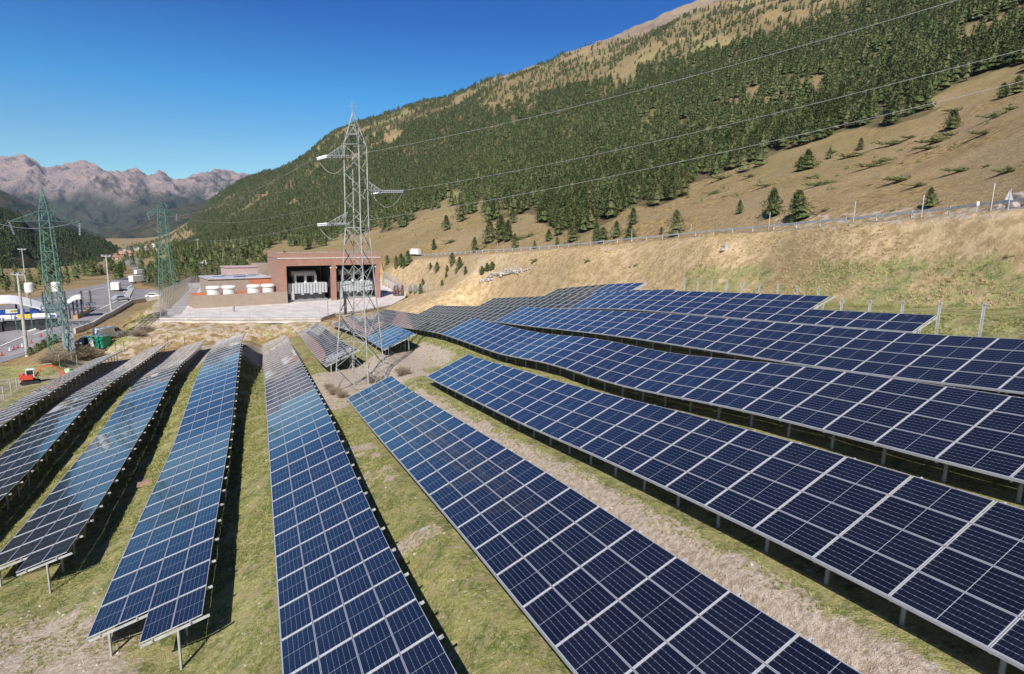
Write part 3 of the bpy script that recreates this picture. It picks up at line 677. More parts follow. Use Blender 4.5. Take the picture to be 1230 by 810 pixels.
def scatter(name,P,S,coll,label=None,rot=None,parent=None):
    me=bpy.data.meshes.new(name); me.vertices.add(len(P)); me.vertices.foreach_set('co',np.asarray(P,np.float32).ravel())
    a=me.attributes.new('size','FLOAT','POINT'); a.data.foreach_set('value',np.asarray(S,np.float32))
    o=bpy.data.objects.new(name,me); C.objects.link(o)
    g=bpy.data.node_groups.new(name+'_scatter','GeometryNodeTree'); g.interface.new_socket('Geometry',in_out='INPUT',socket_type='NodeSocketGeometry'); g.interface.new_socket('Geometry',in_out='OUTPUT',socket_type='NodeSocketGeometry')
    I=g.nodes.new('NodeGroupInput'); O=g.nodes.new('NodeGroupOutput'); mp=g.nodes.new('GeometryNodeMeshToPoints'); ip=g.nodes.new('GeometryNodeInstanceOnPoints'); ci=g.nodes.new('GeometryNodeCollectionInfo')
    ci.inputs['Collection'].default_value=coll; ci.inputs['Separate Children'].default_value=True; ci.inputs['Reset Children'].default_value=True
    na_=g.nodes.new('GeometryNodeInputNamedAttribute'); na_.inputs['Name'].default_value='size'; na_.data_type='FLOAT'
    rv=g.nodes.new('FunctionNodeRandomValue'); rv.data_type='FLOAT_VECTOR'; rv.inputs[1].default_value=(.06,.06,6.283); rv.inputs[0].default_value=(-.06,-.06,0)
    cb=g.nodes.new('ShaderNodeCombineXYZ'); rs=g.nodes.new('FunctionNodeRandomValue'); rs.data_type='FLOAT'; rs.inputs['Min'].default_value=.85 if False else .85; rs.inputs[2].default_value=.85; rs.inputs[3].default_value=1.2
    mu=g.nodes.new('ShaderNodeMath'); mu.operation='MULTIPLY'
    L=g.links.new
    L(I.outputs[0],mp.inputs[0]); L(mp.outputs[0],ip.inputs['Points']); L(ci.outputs[0],ip.inputs['Instance']); ip.inputs['Pick Instance'].default_value=True
    L(na_.outputs[0],mu.inputs[0]); L(rs.outputs[1],mu.inputs[1])
    L(mu.outputs[0],cb.inputs[0]); L(mu.outputs[0],cb.inputs[1]); L(na_.outputs[0],cb.inputs[2])
    L(cb.outputs[0],ip.inputs['Scale']); L(rv.outputs[0],ip.inputs['Rotation']); L(ip.outputs[0],O.inputs[0])
    md=o.modifiers.new('scatter','NODES'); md.node_group=g
    if parent: o.parent=parent
    return tag(o,label,kind='stuff')
# candidate trees on the slope, even in ground area
rg=np.random.default_rng(5)
def cands(a0,a1,r0,r1,n):
    a=R(a0)+(R(a1)-R(a0))*rg.random(n); r=np.sqrt(r0*r0+(r1*r1-r0*r0)*rg.random(n)); return np.sin(a)*r,np.cos(a)*r
Ps=[]
for r0,r1,dens in ((75,400,1/20.),(400,1000,1/19.),(1000,2300,1/38.)):
    a0,a1=-41,50; n=int(R(a1-a0)/2*(r1*r1-r0*r0)*dens)
    x,y=cands(a0,a1,r0,r1,n); z=H(x,y); d=forest_density(x,y,z); k=rg.random(n)<d
    Ps.append(np.stack([x[k],y[k],z[k]],1))
P=np.vstack(Ps); px,py,zz=proj(P)
k=(px>-60)&(px<1420)&(py>-160); P=P[k]; px=px[k]; py=py[k]
# forest keeps off the road, the yard and the field
t_=P@Dv; p_=P@Nv
k=~((p_<53)&(t_<135)&(t_>-20)&(p_>-40)); k&=~((P[:,0]<-36)&(P[:,0]>-90)&(P[:,1]<205)&(P[:,1]>125)); P=P[k]; px=px[k]; py=py[k]
rP=np.hypot(P[:,0],P[:,1]); S=(5.6+3.8*rg.random(len(P))**1.3)*np.where(P[:,2]>150,.72,1)*np.where((px<345)&(rP<330),.5,1)
S*=np.where(inpoly(px,py,SPARSE),.75,1)
order=np.argsort(rP/S); near=order[:210]; farI=order[210:]
scatter('forest',P[farI],S[farI],kc,'dense dark green pine forest covering the mountainside')
print('forest',len(farI))
kinds=[]
for i in range(6):
    kinds.append((crown_mesh('crown',M_fol,seed=60+i,n=420,leaf=.036,rad=(.31,.25,.35,.23,.32,.28)[i],nl=5,base=.06),trunk_mesh(70+i)))
bushy=[crown_mesh('crown',M_fol,seed=90+i,n=420,leaf=.04,rad=.42,nl=5,base=.03) for i in range(2)]
lowj=[crown_mesh('foliage',M_fol2,seed=95+i,n=520,leaf=.07,rad=.5,nl=4,base=.0,core=False,flat=True) for i in range(4)]
def tree(loc,h,label,group=None,kind=None,name='pine_tree',wide=1.,lean=0.):
    i=rg.integers(6); cm,tm=kinds[i]
    if kind=='bushy': cm=bushy[rg.integers(2)]
    o=empty(name,tuple(loc),rg.random()*6.28); o.rotation_euler[1]=lean; tag(o,label,'tree',group)
    for nm,me in (('crown',cm),('trunk',tm)):
        c=put(nm,me,o); c.scale=(h*wide,h*wide,h)
    return o
for i in near:
    x_=px[i]
    if x_<345: l,g='young dark green pine among the trees behind the building and fenced yard','young pines behind the building'
    elif x_<560: l,g='dark green pine in the front edge of the forest above the brick building','pines at the forest edge above the building'
    elif x_<850: l,g='dark green pine in the lower forest edge above the middle of the mountain road','pines at the forest edge above the road'
    else: l,g='dark green pine in the lower forest edge behind the grassy slope on the right','pines at the forest edge on the right'
    tree(P[i],S[i],l,g)
SOLO=[(888,257,16,'small conical pine standing alone left of two bigger pines above the road',1),
(927,261,33,'upright dense pine above the road, left one of a pair on open grass',1.25),
(960,264,34,'leaning bushy pine above the road, right one of a pair on open grass',1.3,'bushy'),
(950,270,10,'small bush-like pine touching the foot of the leaning bushy pine',1.4,'bushy'),
(1116,250,23,'conical pine alone on grass just above the road, left of the rock outcrop',1.2),
(969,204,23,'broad pine on open slope below the forest, left of its paired neighbour',1.3,'bushy'),
(962,206,17,'smaller pine leaning against the broad pine below the forest',1.3),
(1033,181,14,'single conical pine on the slope just under the right forest edge',1.2),
(996,191,12,'thin young pine between the paired pines and the single conical pine',1),
(1143,156,22,'round dark pine high on the open slope below the lowest cable',1.3,'bushy'),
(1204,118,17,'pale green pine near the right edge, level with the lowest cable',1.2,'bushy'),
(1221,113,20,'dark pine closest to the right edge of the photo above the open slope',1.3,'bushy'),
(811,283.5,29,'tall dark pine right beside the mountain road, right of a tiny one',1.15),
(794,282,9,'tiny pine left of the tall roadside pine',1),
(756,287,16,'round small pine by the road left of the tall roadside pine',1.5,'bushy'),
(760,270,19,'dark pine uphill of the round small pine near the road',1.3),
(740,286,19,'pine with a thin top between two rounder roadside pines',1.2),
(724,291,17,'rounded pine at the road, right half of a touching pair',1.4,'bushy'),
(716,291,22,'taller pine at the road, left half of a touching pair',1.1),
(688,290,18,'broad squat pine just above the guardrail in the middle',1.5,'bushy'),
(659,290,14,'light pine above the guardrail left of the broad squat pine',1.3),
(669,294,9,'very small pine beside the broad squat pine at the guardrail',1.2),
(618,299,17,'lone dark conical pine immediately above the guardrail',1.3),
(642,299,9,'small pine above the guardrail right of the lone dark conical pine',1.1),
(570,303,17,'slim conical pine above the guardrail near the white truck side',1.2),
(601,291,31,'large pine in the clump uphill of the slim roadside pine',1.25),
(588,292,26,'second large pine in the clump uphill of the slim roadside pine',1.3),
(610,290,24,'right hand pine in the clump uphill of the slim roadside pine',1.3),
(521,300,12,'small pine alone on tan slope right above the white truck',1.3),
(536,277,17,'pine on the tan slope below a patch of pink scree',1.3),
(554,266,23,'bigger pine on the upper tan slope right of the scree patch',1.3),
(624,257,19,'pine in the gap of the forest edge right of the scree',1.3),
(616,268,15,'low pine in front of the pine in the forest gap',1.3),
(670,283,29,'big pine forming the left of the group above the guardrail bend',1.1),
(685,273,31,'big pine in the middle of the group above the guardrail bend',1.1),
(707,277,38,'biggest pine, right in the group above the guardrail bend',1.1),
(300,292,14,'lone pine on the tan clearing behind the low building roof',1.2),
(282,286,16,'pine at the upper corner of the clearing behind the low roof',1.2)]
for e in SOLO:
    px_,py_,hp,lb,wd=e[:5]; q=hit(px_,py_); z=q@FW; tree(q,hp*z/FPX/.97,lb,None,e[5] if len(e)>5 else None,wide=wd,lean=.12 if 'leaning' in lb else 0)
for px_,py_,hp in [(543,319,15),(552,323,14),(559,330,10),(525,327,12),(517,324,8),(537,327,8),(531,344,8),(508,344,9),(536,334,7),(548,329,7)]:
    q=hit(px_,py_); tree(q,hp*(q@FW)/FPX,'young pine on the bank between the white truck and the solar field','young pines on the bank below the road',wide=1.3)
for px_,py_,hp in [(465,318,11),(476,323,15),(482,321,16),(490,319,17),(485,322,12)]:
    q=hit(px_,py_); tree(q,hp*(q@FW)/FPX,'pointed pine in the tight row right of the brick building','pointed pines beside the brick building',wide=1.1)
for px_,py_,hp in [(585,325,9),(591,324,10),(579,329,9)]:
    q=hit(px_,py_); tree(q,hp*(q@FW)/FPX,'round bush-like pine just above the pile of pale rocks','small round pines above the rock pile','bushy',wide=1.3)
JUN=[(1056,199,46,10),(1085,216,50,10),(1079,172,44,8),(1098,165,30,5),(1130,170,52,14),(1145,162,34,7),(1160,204,44,8),(1188,199,14,5),(1215,205,32,12),(1185,160,40,7),(1030,187,36,10),(1003,183,22,5),(976,200,40,9),(1065,193,28,8),(987,222,38,8),(1000,219,30,6),(978,213,20,5),(993,252,13,6),(870,214,36,9),(905,212,30,6),(862,232,26,7),(925,223,34,6),(1198,140,36,8),(1150,133,30,6),(1218,131,26,6),(1120,178,40,6),(1048,222,16,3),(1085,196,10,4),(1110,222,40,7),(1075,252,8,4),(707,313,8,5),(644,313,11,6),(585,296,22,4),(545,290,24,4),(700,292,16,4),(640,283,20,6),(626,287,22,7),(870,295,6,3),(1085,290,6,3),(765,318,8,4),(758,320,5,3),(1210,307,8,5),(1219,306,6,4),(960,348,8,6),(915,346,7,6)]
for px_,py_,wp,hp in JUN:
    q=hit(px_,py_); s=(q@FW)/FPX
    o=put('foliage',lowj[rg.integers(4)]); o.name='juniper_shrub'; o.location=tuple(q-np.array([0,0,.15])); o.scale=(wp*s*.95,max(wp*s*.35,hp*s*1.6),hp*s*.8); o.rotation_euler=(0,0,.15*rg.normal())
    if py_>265: tag(o,'small scattered shrub in the dry grass near the mountain road','shrub','small shrubs near the road')
    else: tag(o,'low dark green juniper mat on the dry open slope under the forest','shrub','juniper mats on the open slope')
# trees on the hill across the valley
k=(HS.ravel()<=1.0)&(HS.ravel()>.06); hp=np.stack([HX.ravel(),HY.ravel(),HZ.ravel()],1)
gx=HX.shape[1]
ii=rg.integers(0,HX.shape[0]-5,26000); jj=rg.integers(0,gx-1,26000); fa=rg.random(26000)[:,None]; fb=rg.random(26000)[:,None]
gg=lambda i,j:np.stack([HX[i,j],HY[i,j],HZ[i,j]],1)
Q=(gg(ii,jj)*(1-fb)+gg(ii,jj+1)*fb)*(1-fa)+(gg(ii+1,jj)*(1-fb)+gg(ii+1,jj+1)*fb)*fa
qx,qy,qz=proj(Q); ok=(HS[ii,jj]<1.01)&(qz>0)&(qx>-200)&~inpoly(qx,qy,[(20,268),(32,268),(48,284),(56,292),(40,290)])&(fbm(Q[:,0]/60,Q[:,1]/60,3)>.36)
Q=Q[ok]; scatter('far_forest',Q,6.5+4*rg.random(len(Q)),kc2,'dark forest on the hill across the valley')
print('far forest',len(Q))

# ------------------------------------------------------------ fenced yard and transformer building
YZ=-19.5
def grp(*a): return [at_z(x,y,YZ) for x,y in a]
slab=MB(); slab.prism([(p[0],p[1]) for p in YARD],YZ-.8,YZ)
tag(slab.build('yard_pavement',M_conc2),kind='structure')
kb=MB()
for a,b in zip(YARD[:6],YARD[1:7]):
    kb.bar((a[0],a[1],YZ+.1),(b[0],b[1],YZ+.1),.35,.35)
tag(kb.build('yard_kerb',M_conc),kind='structure')
def mesh_material(name,col,alpha):
    m,t,b=nodes(name); b.inputs['Base Color'].default_value=(*col,1); b.inputs['Roughness'].default_value=.5; b.inputs['Metallic'].default_value=.3; b.inputs['Alpha'].default_value=alpha; return m
M_mesh=mesh_material('wire_mesh',(.55,.54,.53),.42); M_mesh2=mesh_material('thin_wire_mesh',(.5,.5,.5),.14)
def fence(name,pts,h0,h1,label,mt,step=3.,conc=0.):
    base=Vector(pts[0]); root=empty(name,base); tag(root,label,'fence'); P=[Vector(p)-base for p in pts]; tot=sum((b-a).length for a,b in zip(P,P[1:])); acc=0; mb=MB(); pb=[]; cbm=MB()
    for a,b in zip(P,P[1:]):
        L=(b-a).length; n=max(1,int(L/step))
        for i in range(n+1):
            f=i/n; p=a.lerp(b,f); h=h0+(h1-h0)*(acc+L*f)/tot
            if i<n or b is P[-1]: pb.append((p,h))
        ha=h0+(h1-h0)*acc/tot; hb=h0+(h1-h0)*(acc+L)/tot; d=(b-a).normalized().cross(Vector((0,0,1)))*.01
        z0=Vector((0,0,conc)); k=[a+z0-d,b+z0-d,b+Vector((0,0,hb))-d,a+Vector((0,0,ha))-d,a+z0+d,b+z0+d,b+Vector((0,0,hb))+d,a+Vector((0,0,ha))+d]
        mb.add(k[:4],[(0,1,2,3)])
        if conc: cbm.bar(a+Vector((0,0,conc/2)),b+Vector((0,0,conc/2)),.25,conc)
        acc+=L
    mb.build('mesh_panel',mt,root)
    if conc: cbm.build('low_wall',M_conc2,root)
    for p,h in pb: MB().tube(p,p+Vector((0,0,h+.05)),.04,n=6).build('post',M_galv,root)
    rb=MB()
    for (a,ha),(b,hb) in zip(pb,pb[1:]): rb.bar(a+Vector((0,0,ha)),b+Vector((0,0,hb)),.035)
    rb.build('top_rail',M_galv,root)
    return root
a,b=grp((193,382.5),(230,347)); fence('mesh_fence',[a,b],5.6,3.6,'tall pale mesh fence along the left side of the paved yard',M_mesh,2.6)
c,=grp((256,343),); fence('mesh_fence',[b,c],3.6,3.4,'grey mesh fence closing the far left corner of the yard behind the low building',M_mesh,2.6)
a,b,c=grp((193,382.9),(300,383.2),(384,382.8)); fence('mesh_fence',[a,b,c],1.9,1.9,'nearly invisible thin mesh fence along the front kerb of the yard',M_mesh2,5.)
a,b,c,d=grp((461,342),(474,349),(487,356.3),(503,352.5)); a=a+np.array([0,0,0]); fence('retaining_wall',[a,b,c],4.6,4.,'pale pink wall with mesh fence on top, right of the brick building',M_mesh,2.6,conc=2.2)
c=c+0.; e=hit(516,351); fence('mesh_fence',[c+np.array([0,0,1.5]),(e[0],e[1],e[2])],2.4,1.6,'pale mesh fence running down the grass bank right of the pink wall',M_mesh,2.6)
# building frame: local x along the facade, y to the back, z up
O_=at_z(232,370.5,YZ); E_=at_z(456,357.5,YZ); Fd=(E_-O_); FL=np.linalg.norm(Fd[:2]); Fd/=np.linalg.norm(Fd); Bd=np.array([-Fd[1],Fd[0],0]); BR=math.atan2(Fd[1],Fd[0])
def bl(px,py,yy):           # pixel -> (x', z') on the plane y'=yy of the building
    q=ray(px,py); o=O_+Bd*yy; s=(o@Bd)/(q@Bd); p=q*s-O_; return float(p@Fd),float(p[2])
def brick_material(name,c0,c1,mortar,sx,sz):
    m,t,b=nodes(name); tc=N_(t,'ShaderNodeTexCoord').outputs['Object']; sp=N_(t,'ShaderNodeSeparateXYZ'); t.links.new(tc,sp.inputs[0]); cb=N_(t,'ShaderNodeCombineXYZ')
    t.links.new(mth(t,'ADD',sp.outputs[0],sp.outputs[1]),cb.inputs[0]); t.links.new(sp.outputs[2],cb.inputs[1])
    br=N_(t,'ShaderNodeTexBrick'); t.links.new(cb.outputs[0],br.inputs[0]); br.inputs['Color1'].default_value=(*c0,1); br.inputs['Color2'].default_value=(*c1,1); br.inputs['Mortar'].default_value=(*mortar,1)
    br.inputs['Scale'].default_value=1; br.inputs['Brick Width'].default_value=sx; br.inputs['Row Height'].default_value=sz; br.inputs['Mortar Size'].default_value=.02
    n=noise(t,tc,.7,6,.65); t.links.new(mixc(t,mth(t,'MULTIPLY',ramp(t,n,.35,.7),.35),br.outputs[0],mortar),b.inputs['Base Color']); b.inputs['Roughness'].default_value=.9; return m
M_stone=brick_material('stone_masonry',(.36,.27,.205),(.28,.215,.17),(.42,.36,.30),.55,.22)
M_brick=brick_material('red_brick',(.32,.165,.12),(.26,.135,.10),(.36,.25,.19),.3,.1)
M_ubeam=mat('terracotta_facing',(.36,.20,.15),.8,0,.1,.6)
M_roof=mat('pale_roof_sheet',(.50,.50,.53),.6,.1,.14,.5)
root=empty('transformer_building',tuple(O_),BR); tag(root,'brick building with two open bays for grey transformers and a low wing with terrace','building')
x1,_=bl(336.5,363.2,0); xt,_=bl(345.3,363,-.6); x2=FL; _,ht=bl(346,311,0); _,hr=bl(346,304.5,1.2); xm,_=bl(401,360,0); _,hb=bl(380,319,0)
MH=ht; DP=8.5
pw=x2-x1; wall=MB()
wall.box((x1+.35,DP/2,MH/2),(.7,DP,MH)); wall.box((x2-.35,DP/2,MH/2),(.7,DP,MH)); wall.box(((x1+x2)/2,DP-.3,MH/2),(pw-1.41,.5,MH))
wall.build('wall',M_brick,root)
def pillar(x,w): MB().box((x,-.12,MH/2),(w,.9,MH)).build('pillar',M_ubeam,root)
pillar(bl(340.6,363,0)[0],bl(344.8,363,0)[0]-x1); pillar(xm,1.25); pillar(x2-.55,1.1)
MB().box(((x1+xm)/2+.3,DP-.62,MH/2),(xm-x1-1.5,.06,MH-.4)).box(((xm+x2)/2+.1,DP-.6,MH/2),(x2-xm-1.6,.06,MH-.4)).box((x1+.74,DP/2+.5,MH/2),(.05,DP-1.5,MH-.4)).box((x2-.74,DP/2+.5,MH/2),(.05,DP-1.5,MH-.4)).box((xm-.13,DP/2+.3,MH/2-.2),(.04,DP-1.5,MH-1.2)).box((xm+.33,DP/2+.3,MH/2-.2),(.04,DP-1.5,MH-1.2)).build('shade_lining',M_dark,root)  # near-black sheets added inside the bays, painting in their deep shade
MB().box(((x1+x2)/2,-.10,(hb+MH)/2),(pw+.1,.98,MH-hb)).build('lintel',M_ubeam,root)
MB().box(((x1+x2)/2,-.10,MH+.09),(pw+.3,1.2,.18)).build('coping',mat('pale_coping',(.66,.60,.57),.7),root)
pr=MB(); ph=hr-MH+.15; pr.box(((x1+x2)/2,.75,MH+ph/2+.1),(pw,.4,ph)); pr.box((x1+.2,DP/2+.4,MH+ph/2+.1),(.4,DP-1,ph)); pr.box((x2-.2,DP/2+.4,MH+ph/2+.1),(.4,DP-1,ph)); pr.build('parapet',M_brick,root)
rf=MB(); rf.box(((x1+x2)/2,DP/2+.4,MH+.15),(pw-.85,DP-1.2,.3)); ro=rf.build('roof',M_roof,root)
for i in range(7):
    x=x1+2+i*(pw-4)/6; MB().box((x,DP/2,MH+ph*.55+.2),((pw-4)/6*.72,DP-3,ph*.5)).build('skylight',M_roof if i%3 else M_white,ro)
pl=MB().box((xm+.1,DP/2,MH/2-.5),(.4,DP-1,MH-1)).build('dividing_wall',mat('grey_plaster',(.40,.38,.37),.9),root)
for x in (x1+1.35,xm-.75,xm+.8,x2-1.3): MB().box((x,-.3,MH*.78),(.25,.3,.35)).build('floodlight',M_white,root)
# low wing
_,tw=bl(232,356,0); tw=3.0
def side_x(px,py,yy): return bl(px,py,yy)[0]
TD=6.2
t_=MB(); t_.box((xt/2,-.72,tw/2),(xt,.3,tw)); t_.box((xt-.15,-.5,tw/2),(.3,.4,tw)); t_.box((.15,TD/2-.28,tw/2),(.3,TD+.56,tw)); t_.build('terrace_wall',M_stone,root)
MB().box((x1/2+.15,TD/2,tw*.42),(x1-.6,TD-.6,.2)).build('terrace_floor',M_conc2,root)
xw0,ew=bl(250,336.3,TD); xw1,_=bl(335.5,334,TD)
xo,_=bl(299,345,TD)
MB().box(((xw0+xo)/2,TD+.2,ew/2),(xo-xw0,.4,ew)).build('wing_wall',M_stone,root)
MB().box(((xo+x1)/2,TD+.19,ew/2+.1),(x1-xo,.4,ew+.2)).build('orange_cladding',M_orange,root)
MB().box((x1/2,TD-.12,tw*.42+.9),(x1-.8,.12,1.7)).build('orange_screen',M_orange,root)
WD=9.; rr_=MB(); rr_.box(((xw0+x1)/2,TD+WD/2+.1,ew+.22),(x1-xw0+.4,WD+.8,.3)); ro2=rr_.build('roof',M_roof,root)
MB().box(((xw0+x1)/2,TD+WD-.2,ew/2),(x1-xw0,.4,ew)).box((xw0+.2,TD+WD/2,ew/2),(.4,WD-.8,ew)).build('wall',M_stone,root)
M_sky=mat('blue_grey_sheet',(.14,.20,.30),.35,.1,.2)
for fx,fy in ((.22,.45),(.42,.75),(.55,.35),(.62,.8),(.72,.4),(.86,.85),(.5,.12)):
    MB().box((xw0+(x1-xw0)*fx,TD+WD*fy,ew+.42),(2.6,1.5,.12)).build('skylight',M_sky,ro2)
xa,za=bl(271,321.8,TD+WD+.5); xb,zb_=bl(309,321.4,TD+WD+.5)
MB().box(((xa+xb)/2,TD+WD+3,za/2),(xb-xa,5,za)).box(((xa+xb)/2,TD+WD+3,za+.12),(xb-xa+.4,5.4,.24)).build('rear_block',mat('pink_render',(.48,.36,.33),.9),root)
xc,zc=bl(331,316.8,TD+WD+.5); MB().box(((xb+xc)/2,TD+WD+3.1,zc/2),(xc-xb,5.5,zc)).build('rear_tower',M_stone,root)
for px_ in (256.7,275,305,322):
    x,_=bl(px_,352,3.1); k=1.28
    p=O_+Fd*x+Bd*3.1+np.array([0,0,2.15]); e=empty('cooling_unit',tuple(p),BR)
    tag(e,{256.7:'white round cooling unit on the terrace, leftmost of four',275:'white round cooling unit on the terrace, second from the left',305:'white round cooling unit on the terrace before the left end of the orange cladding',322:'white round cooling unit on the terrace, nearest the transformer hall'}[px_],'cooling unit','white cooling units on the terrace')
    MB().lathe((0,0,0),[(1.1*k,.0),(1.15*k,.1),(1.15*k,1.5*k)],20).build('drum',M_white,e); MB().lathe((0,0,1.5*k),[(1.32*k,0),(1.32*k,.35),(1.1*k,.62),(.3,.7)],20).build('hood',M_white,e)
    MB().lathe((0,0,1.5*k-.1),[(1.17*k,0),(1.17*k,.09)],20).build('seam',M_dsteel,e)
# transformers
M_tank=mat('light_grey_enamel',(.50,.53,.56),.4,.05,.06,1.)
def transformer(xc,label):
    p=O_+Fd*xc+Bd*3.2; e=empty('power_transformer',tuple(p),BR); tag(e,label,'transformer','transformers in the two bays'); w=(xm-x1)*.37
    MB().box((0,0,.25),(w*2,4,.5)).build('base_frame',M_dsteel,e)
    MB().box((0,.4,2.0),(w*1.9,2.6,2.9)).build('tank',mat('dark_grey_tank',(.13,.14,.16),.5),e)
    for i in range(13): MB().box((-w*.92+i*w*1.84/12,-1.35,3.4),(w*.115,1.3,2.6)).build('radiator_fin',M_tank,e)
    MB().box((0,.3,4.55),(w*1.92,3.4,.35)).build('lid',M_tank,e)
    for i in (-1,0,1):
        b=MB(); x=i*w*.52; z=4.7
        prof=[(.42,0)]; 
        for j in range(7): prof+=[(.42,.12+j*.26),(.26,.25+j*.26)]
        prof+=[(.16,2.1),(.1,2.5)]; b.lathe((x,-.2,z),prof,12); b.build('bushing',M_insul if False else M_white,e)
    c=MB().tube((-w*.62,1.6,7.0),(w*.62,1.6,7.0),.75,n=18).build('conservator_tank',M_tank,e)
    lg=MB()
    for x in (-w*.5,w*.5): lg.box((x,1.6,5.5),(.18,.18,2.2))
    lg.build('bracket',M_dsteel,e)
    MB().box((-w*.80,-1.9,1.6),(.9,.5,2.2)).build('control_cabinet',M_tank,e)
    for i in range(3): MB().box((-w*.3+i*w*.45,-2.05,1.9),(.7,.25,.3)).build('fan_box',M_tank,e)
transformer((bl(345,363,0)[0]+xm)/2-.2,'grey ribbed transformer with white bushings in the left open bay'); transformer((xm+x2)/2,'grey ribbed transformer in the right open bay, seen through the lattice tower')
def cyl_post(px,py,h,w,name,label,cat,m,r=None):
    p=at_z(px,py,YZ); e=MB().box((0,0,h/2),(w,w,h)).box((0,0,h+.03),(w*1.2,w*1.2,.06)).build(name,m,loc=tuple(p)); tag(e,label,cat)
cyl_post(394,379.5,3.2,.16,'bollard_post','dark slim post at the front kerb of the yard casting a short shadow','post',M_dsteel)
cyl_post(281,374.5,1.3,.35,'bollard','short dark bollard in the yard in front of the low stone terrace','bollard',M_dsteel)
cyl_post(415,378,4.,.5,'cabinet_post','dark upright cabinet in the yard seen through the lattice tower','cabinet',M_dark)
for i,px_ in enumerate((474,478,483)):
    p=at_z(px_,355.5,YZ); o=put('reddish_shrub',crown_mesh('reddish_shrub',mat('reddish_leaves',(.20,.10,.08),.9,0,.3,9.),seed=130+i,n=60,leaf=.1,rad=.3,nl=3),None); o.location=tuple(p); o.scale=(3,3,3.0); tag(o,'reddish pointed shrub against the pink wall right of the building','shrub','reddish shrubs by the pink wall')
for px_ in (493,499,505):
    p=hit(px_,353); o=put('green_shrub',bushy[0]); o.location=tuple(p); o.scale=(2.2,2.2,2.6); tag(o,'green shrub on the bank at the end of the pink wall','shrub','green shrubs at the wall end')
# ------------------------------------------------------------ lattice towers
def lattice(root,mt,levels,rot,braces='part',t=.09,z0=0,name='body'):
    # levels: (z, half diagonal)
    def cor(z,h): return [Vector((h*math.cos(rot+i*math.pi/2),h*math.sin(rot+i*math.pi/2),z)) for i in range(4)]
    Cs=[cor(z,h) for z,h in levels]
    for i in range(4):
        b=MB()
        for A,B in zip(Cs[:-1],Cs[1:]): b.angle(A[i],B[i],t*1.6,.02)
        b.build('leg',mt,root)
    for i in range(4):
        b=MB(); j=(i+1)%4
        for n,(A,B) in enumerate(zip(Cs[:-1],Cs[1:])):
            H_=(B[i]-A[i]).length; W_=(A[i]-A[j]).length; k=max(1,round(H_/max(W_,.7)*1.25))
            for q in range(k):
                f0,f1=q/k,(q+1)/k; a0,a1=A[i].lerp(B[i],f0),A[i].lerp(B[i],f1); b0,b1=A[j].lerp(B[j],f0),A[j].lerp(B[j],f1)
                if W_>1.9:
                    b.angle(a0,b1,t*.75,.012); b.angle(b0,a1,t*.75,.012)
                else:
                    (b.angle(a0,b1,t*.7,.012) if (q+n)%2 else b.angle(b0,a1,t*.7,.012))
            b.angle(B[i],B[j],t*.8,.012)
        b.build('side_bracing',mt,root)
    return Cs
def arm(root,mt,zb,zt,tip,hw,t=.06):
    # tapered crossarm from body corners to tip
    tip=Vector(tip); d=Vector((tip.x,tip.y,0)).normalized(); s=d.cross(Vector((0,0,1))); b=MB()
    p=[d*hw*.7+s*hw*.7+Vector((0,0,zb)),d*hw*.7-s*hw*.7+Vector((0,0,zb))]; q=[d*hw*.7+s*hw*.7+Vector((0,0,zt)),d*hw*.7-s*hw*.7+Vector((0,0,zt))]
    for a in p+q: b.angle(a,tip,t,.012)
    n=5
    for k in range(1,n):
        f=k/n; A=[a.lerp(tip,f) for a in p+q]; g=(k-1)/n; B=[a.lerp(tip,g) for a in p+q]
        b.bar(A[0],A[1],t*.6,t*.6); b.bar(A[0],A[2],t*.6,t*.6); b.bar(A[1],A[3],t*.6,t*.6); b.bar(B[0],A[1],t*.5,t*.5); b.bar(B[2],A[0],t*.5,t*.5); b.bar(B[3],A[1],t*.5,t*.5)
    b.build('crossarm',mt,root); return tip
def insulator(root,a,b,m=M_insul,n=14,r=.13,name='insulator_string'):
    a=Vector(a); b=Vector(b); L=(b-a).length; prof=[(.03,0)]
    for i in range(n): z=L*(i+.5)/n; prof+=[(.04,z-L/n*.3),(r,z-L/n*.05),(r*.8,z+L/n*.12),(.04,z+L/n*.3)]
    prof.append((.03,L)); MB().lathe(a,prof,8,ax=(b-a).normalized()).build(name,m,root)
def catenary(a,b,sag,n=24):
    a=Vector(a); b=Vector(b); return [a.lerp(b,i/n)-Vector((0,0,sag*4*(i/n)*(1-i/n))) for i in range(n+1)]
def cable(name,pts,r,label,cat,mt=None):
    o=MB().path([Vector(p)-Vector(pts[0]) for p in pts],r,5).build(name,mt or M_wire,loc=tuple(pts[0])); return tag(o,label,cat) 
TB=hit(433,467); print('tower base',TB,'hyp',math.hypot(TB[0],TB[1]))
td=math.hypot(TB[0],TB[1]); sc=td/ (FPX*math.hypot(1,(433-CX)/FPX)) # metres per pixel at the tower (horizontal)
def tz(py,px=429):      # height above tower base for a pixel row at the tower's distance
    q=ray(px,py); return float(q[2]/math.hypot(q[0],q[1])*td-TB[2])
root=empty('lattice_tower',tuple(TB-np.array([0,0,.3]))); tag(root,'tall grey steel lattice power tower standing in bare soil at the centre','power tower')
up_az=math.atan2(TB[0],TB[1]); right=Vector((math.cos(up_az),-math.sin(up_az),0))
rot0=math.atan2(right.y,right.x)+R(16)
hk=13.6*sc*1.02; z_k=tz(270); z_s=tz(171); z_t=tz(131)
Cs=lattice(root,M_lat,[(0,2.62*1.0),(z_k*.33,hk+(2.62-hk)*.67),(z_k*.66,hk+(2.62-hk)*.34),(z_k,hk),(z_s,hk*.95)],rot0,t=.06)
pk=MB(); top=Vector((0,0,z_t))+right*(-.15)
Cm=[c.lerp(top,.58) for c in Cs[-1]]
for a in Cs[-1]: pk.angle(a,top,.08,.012)
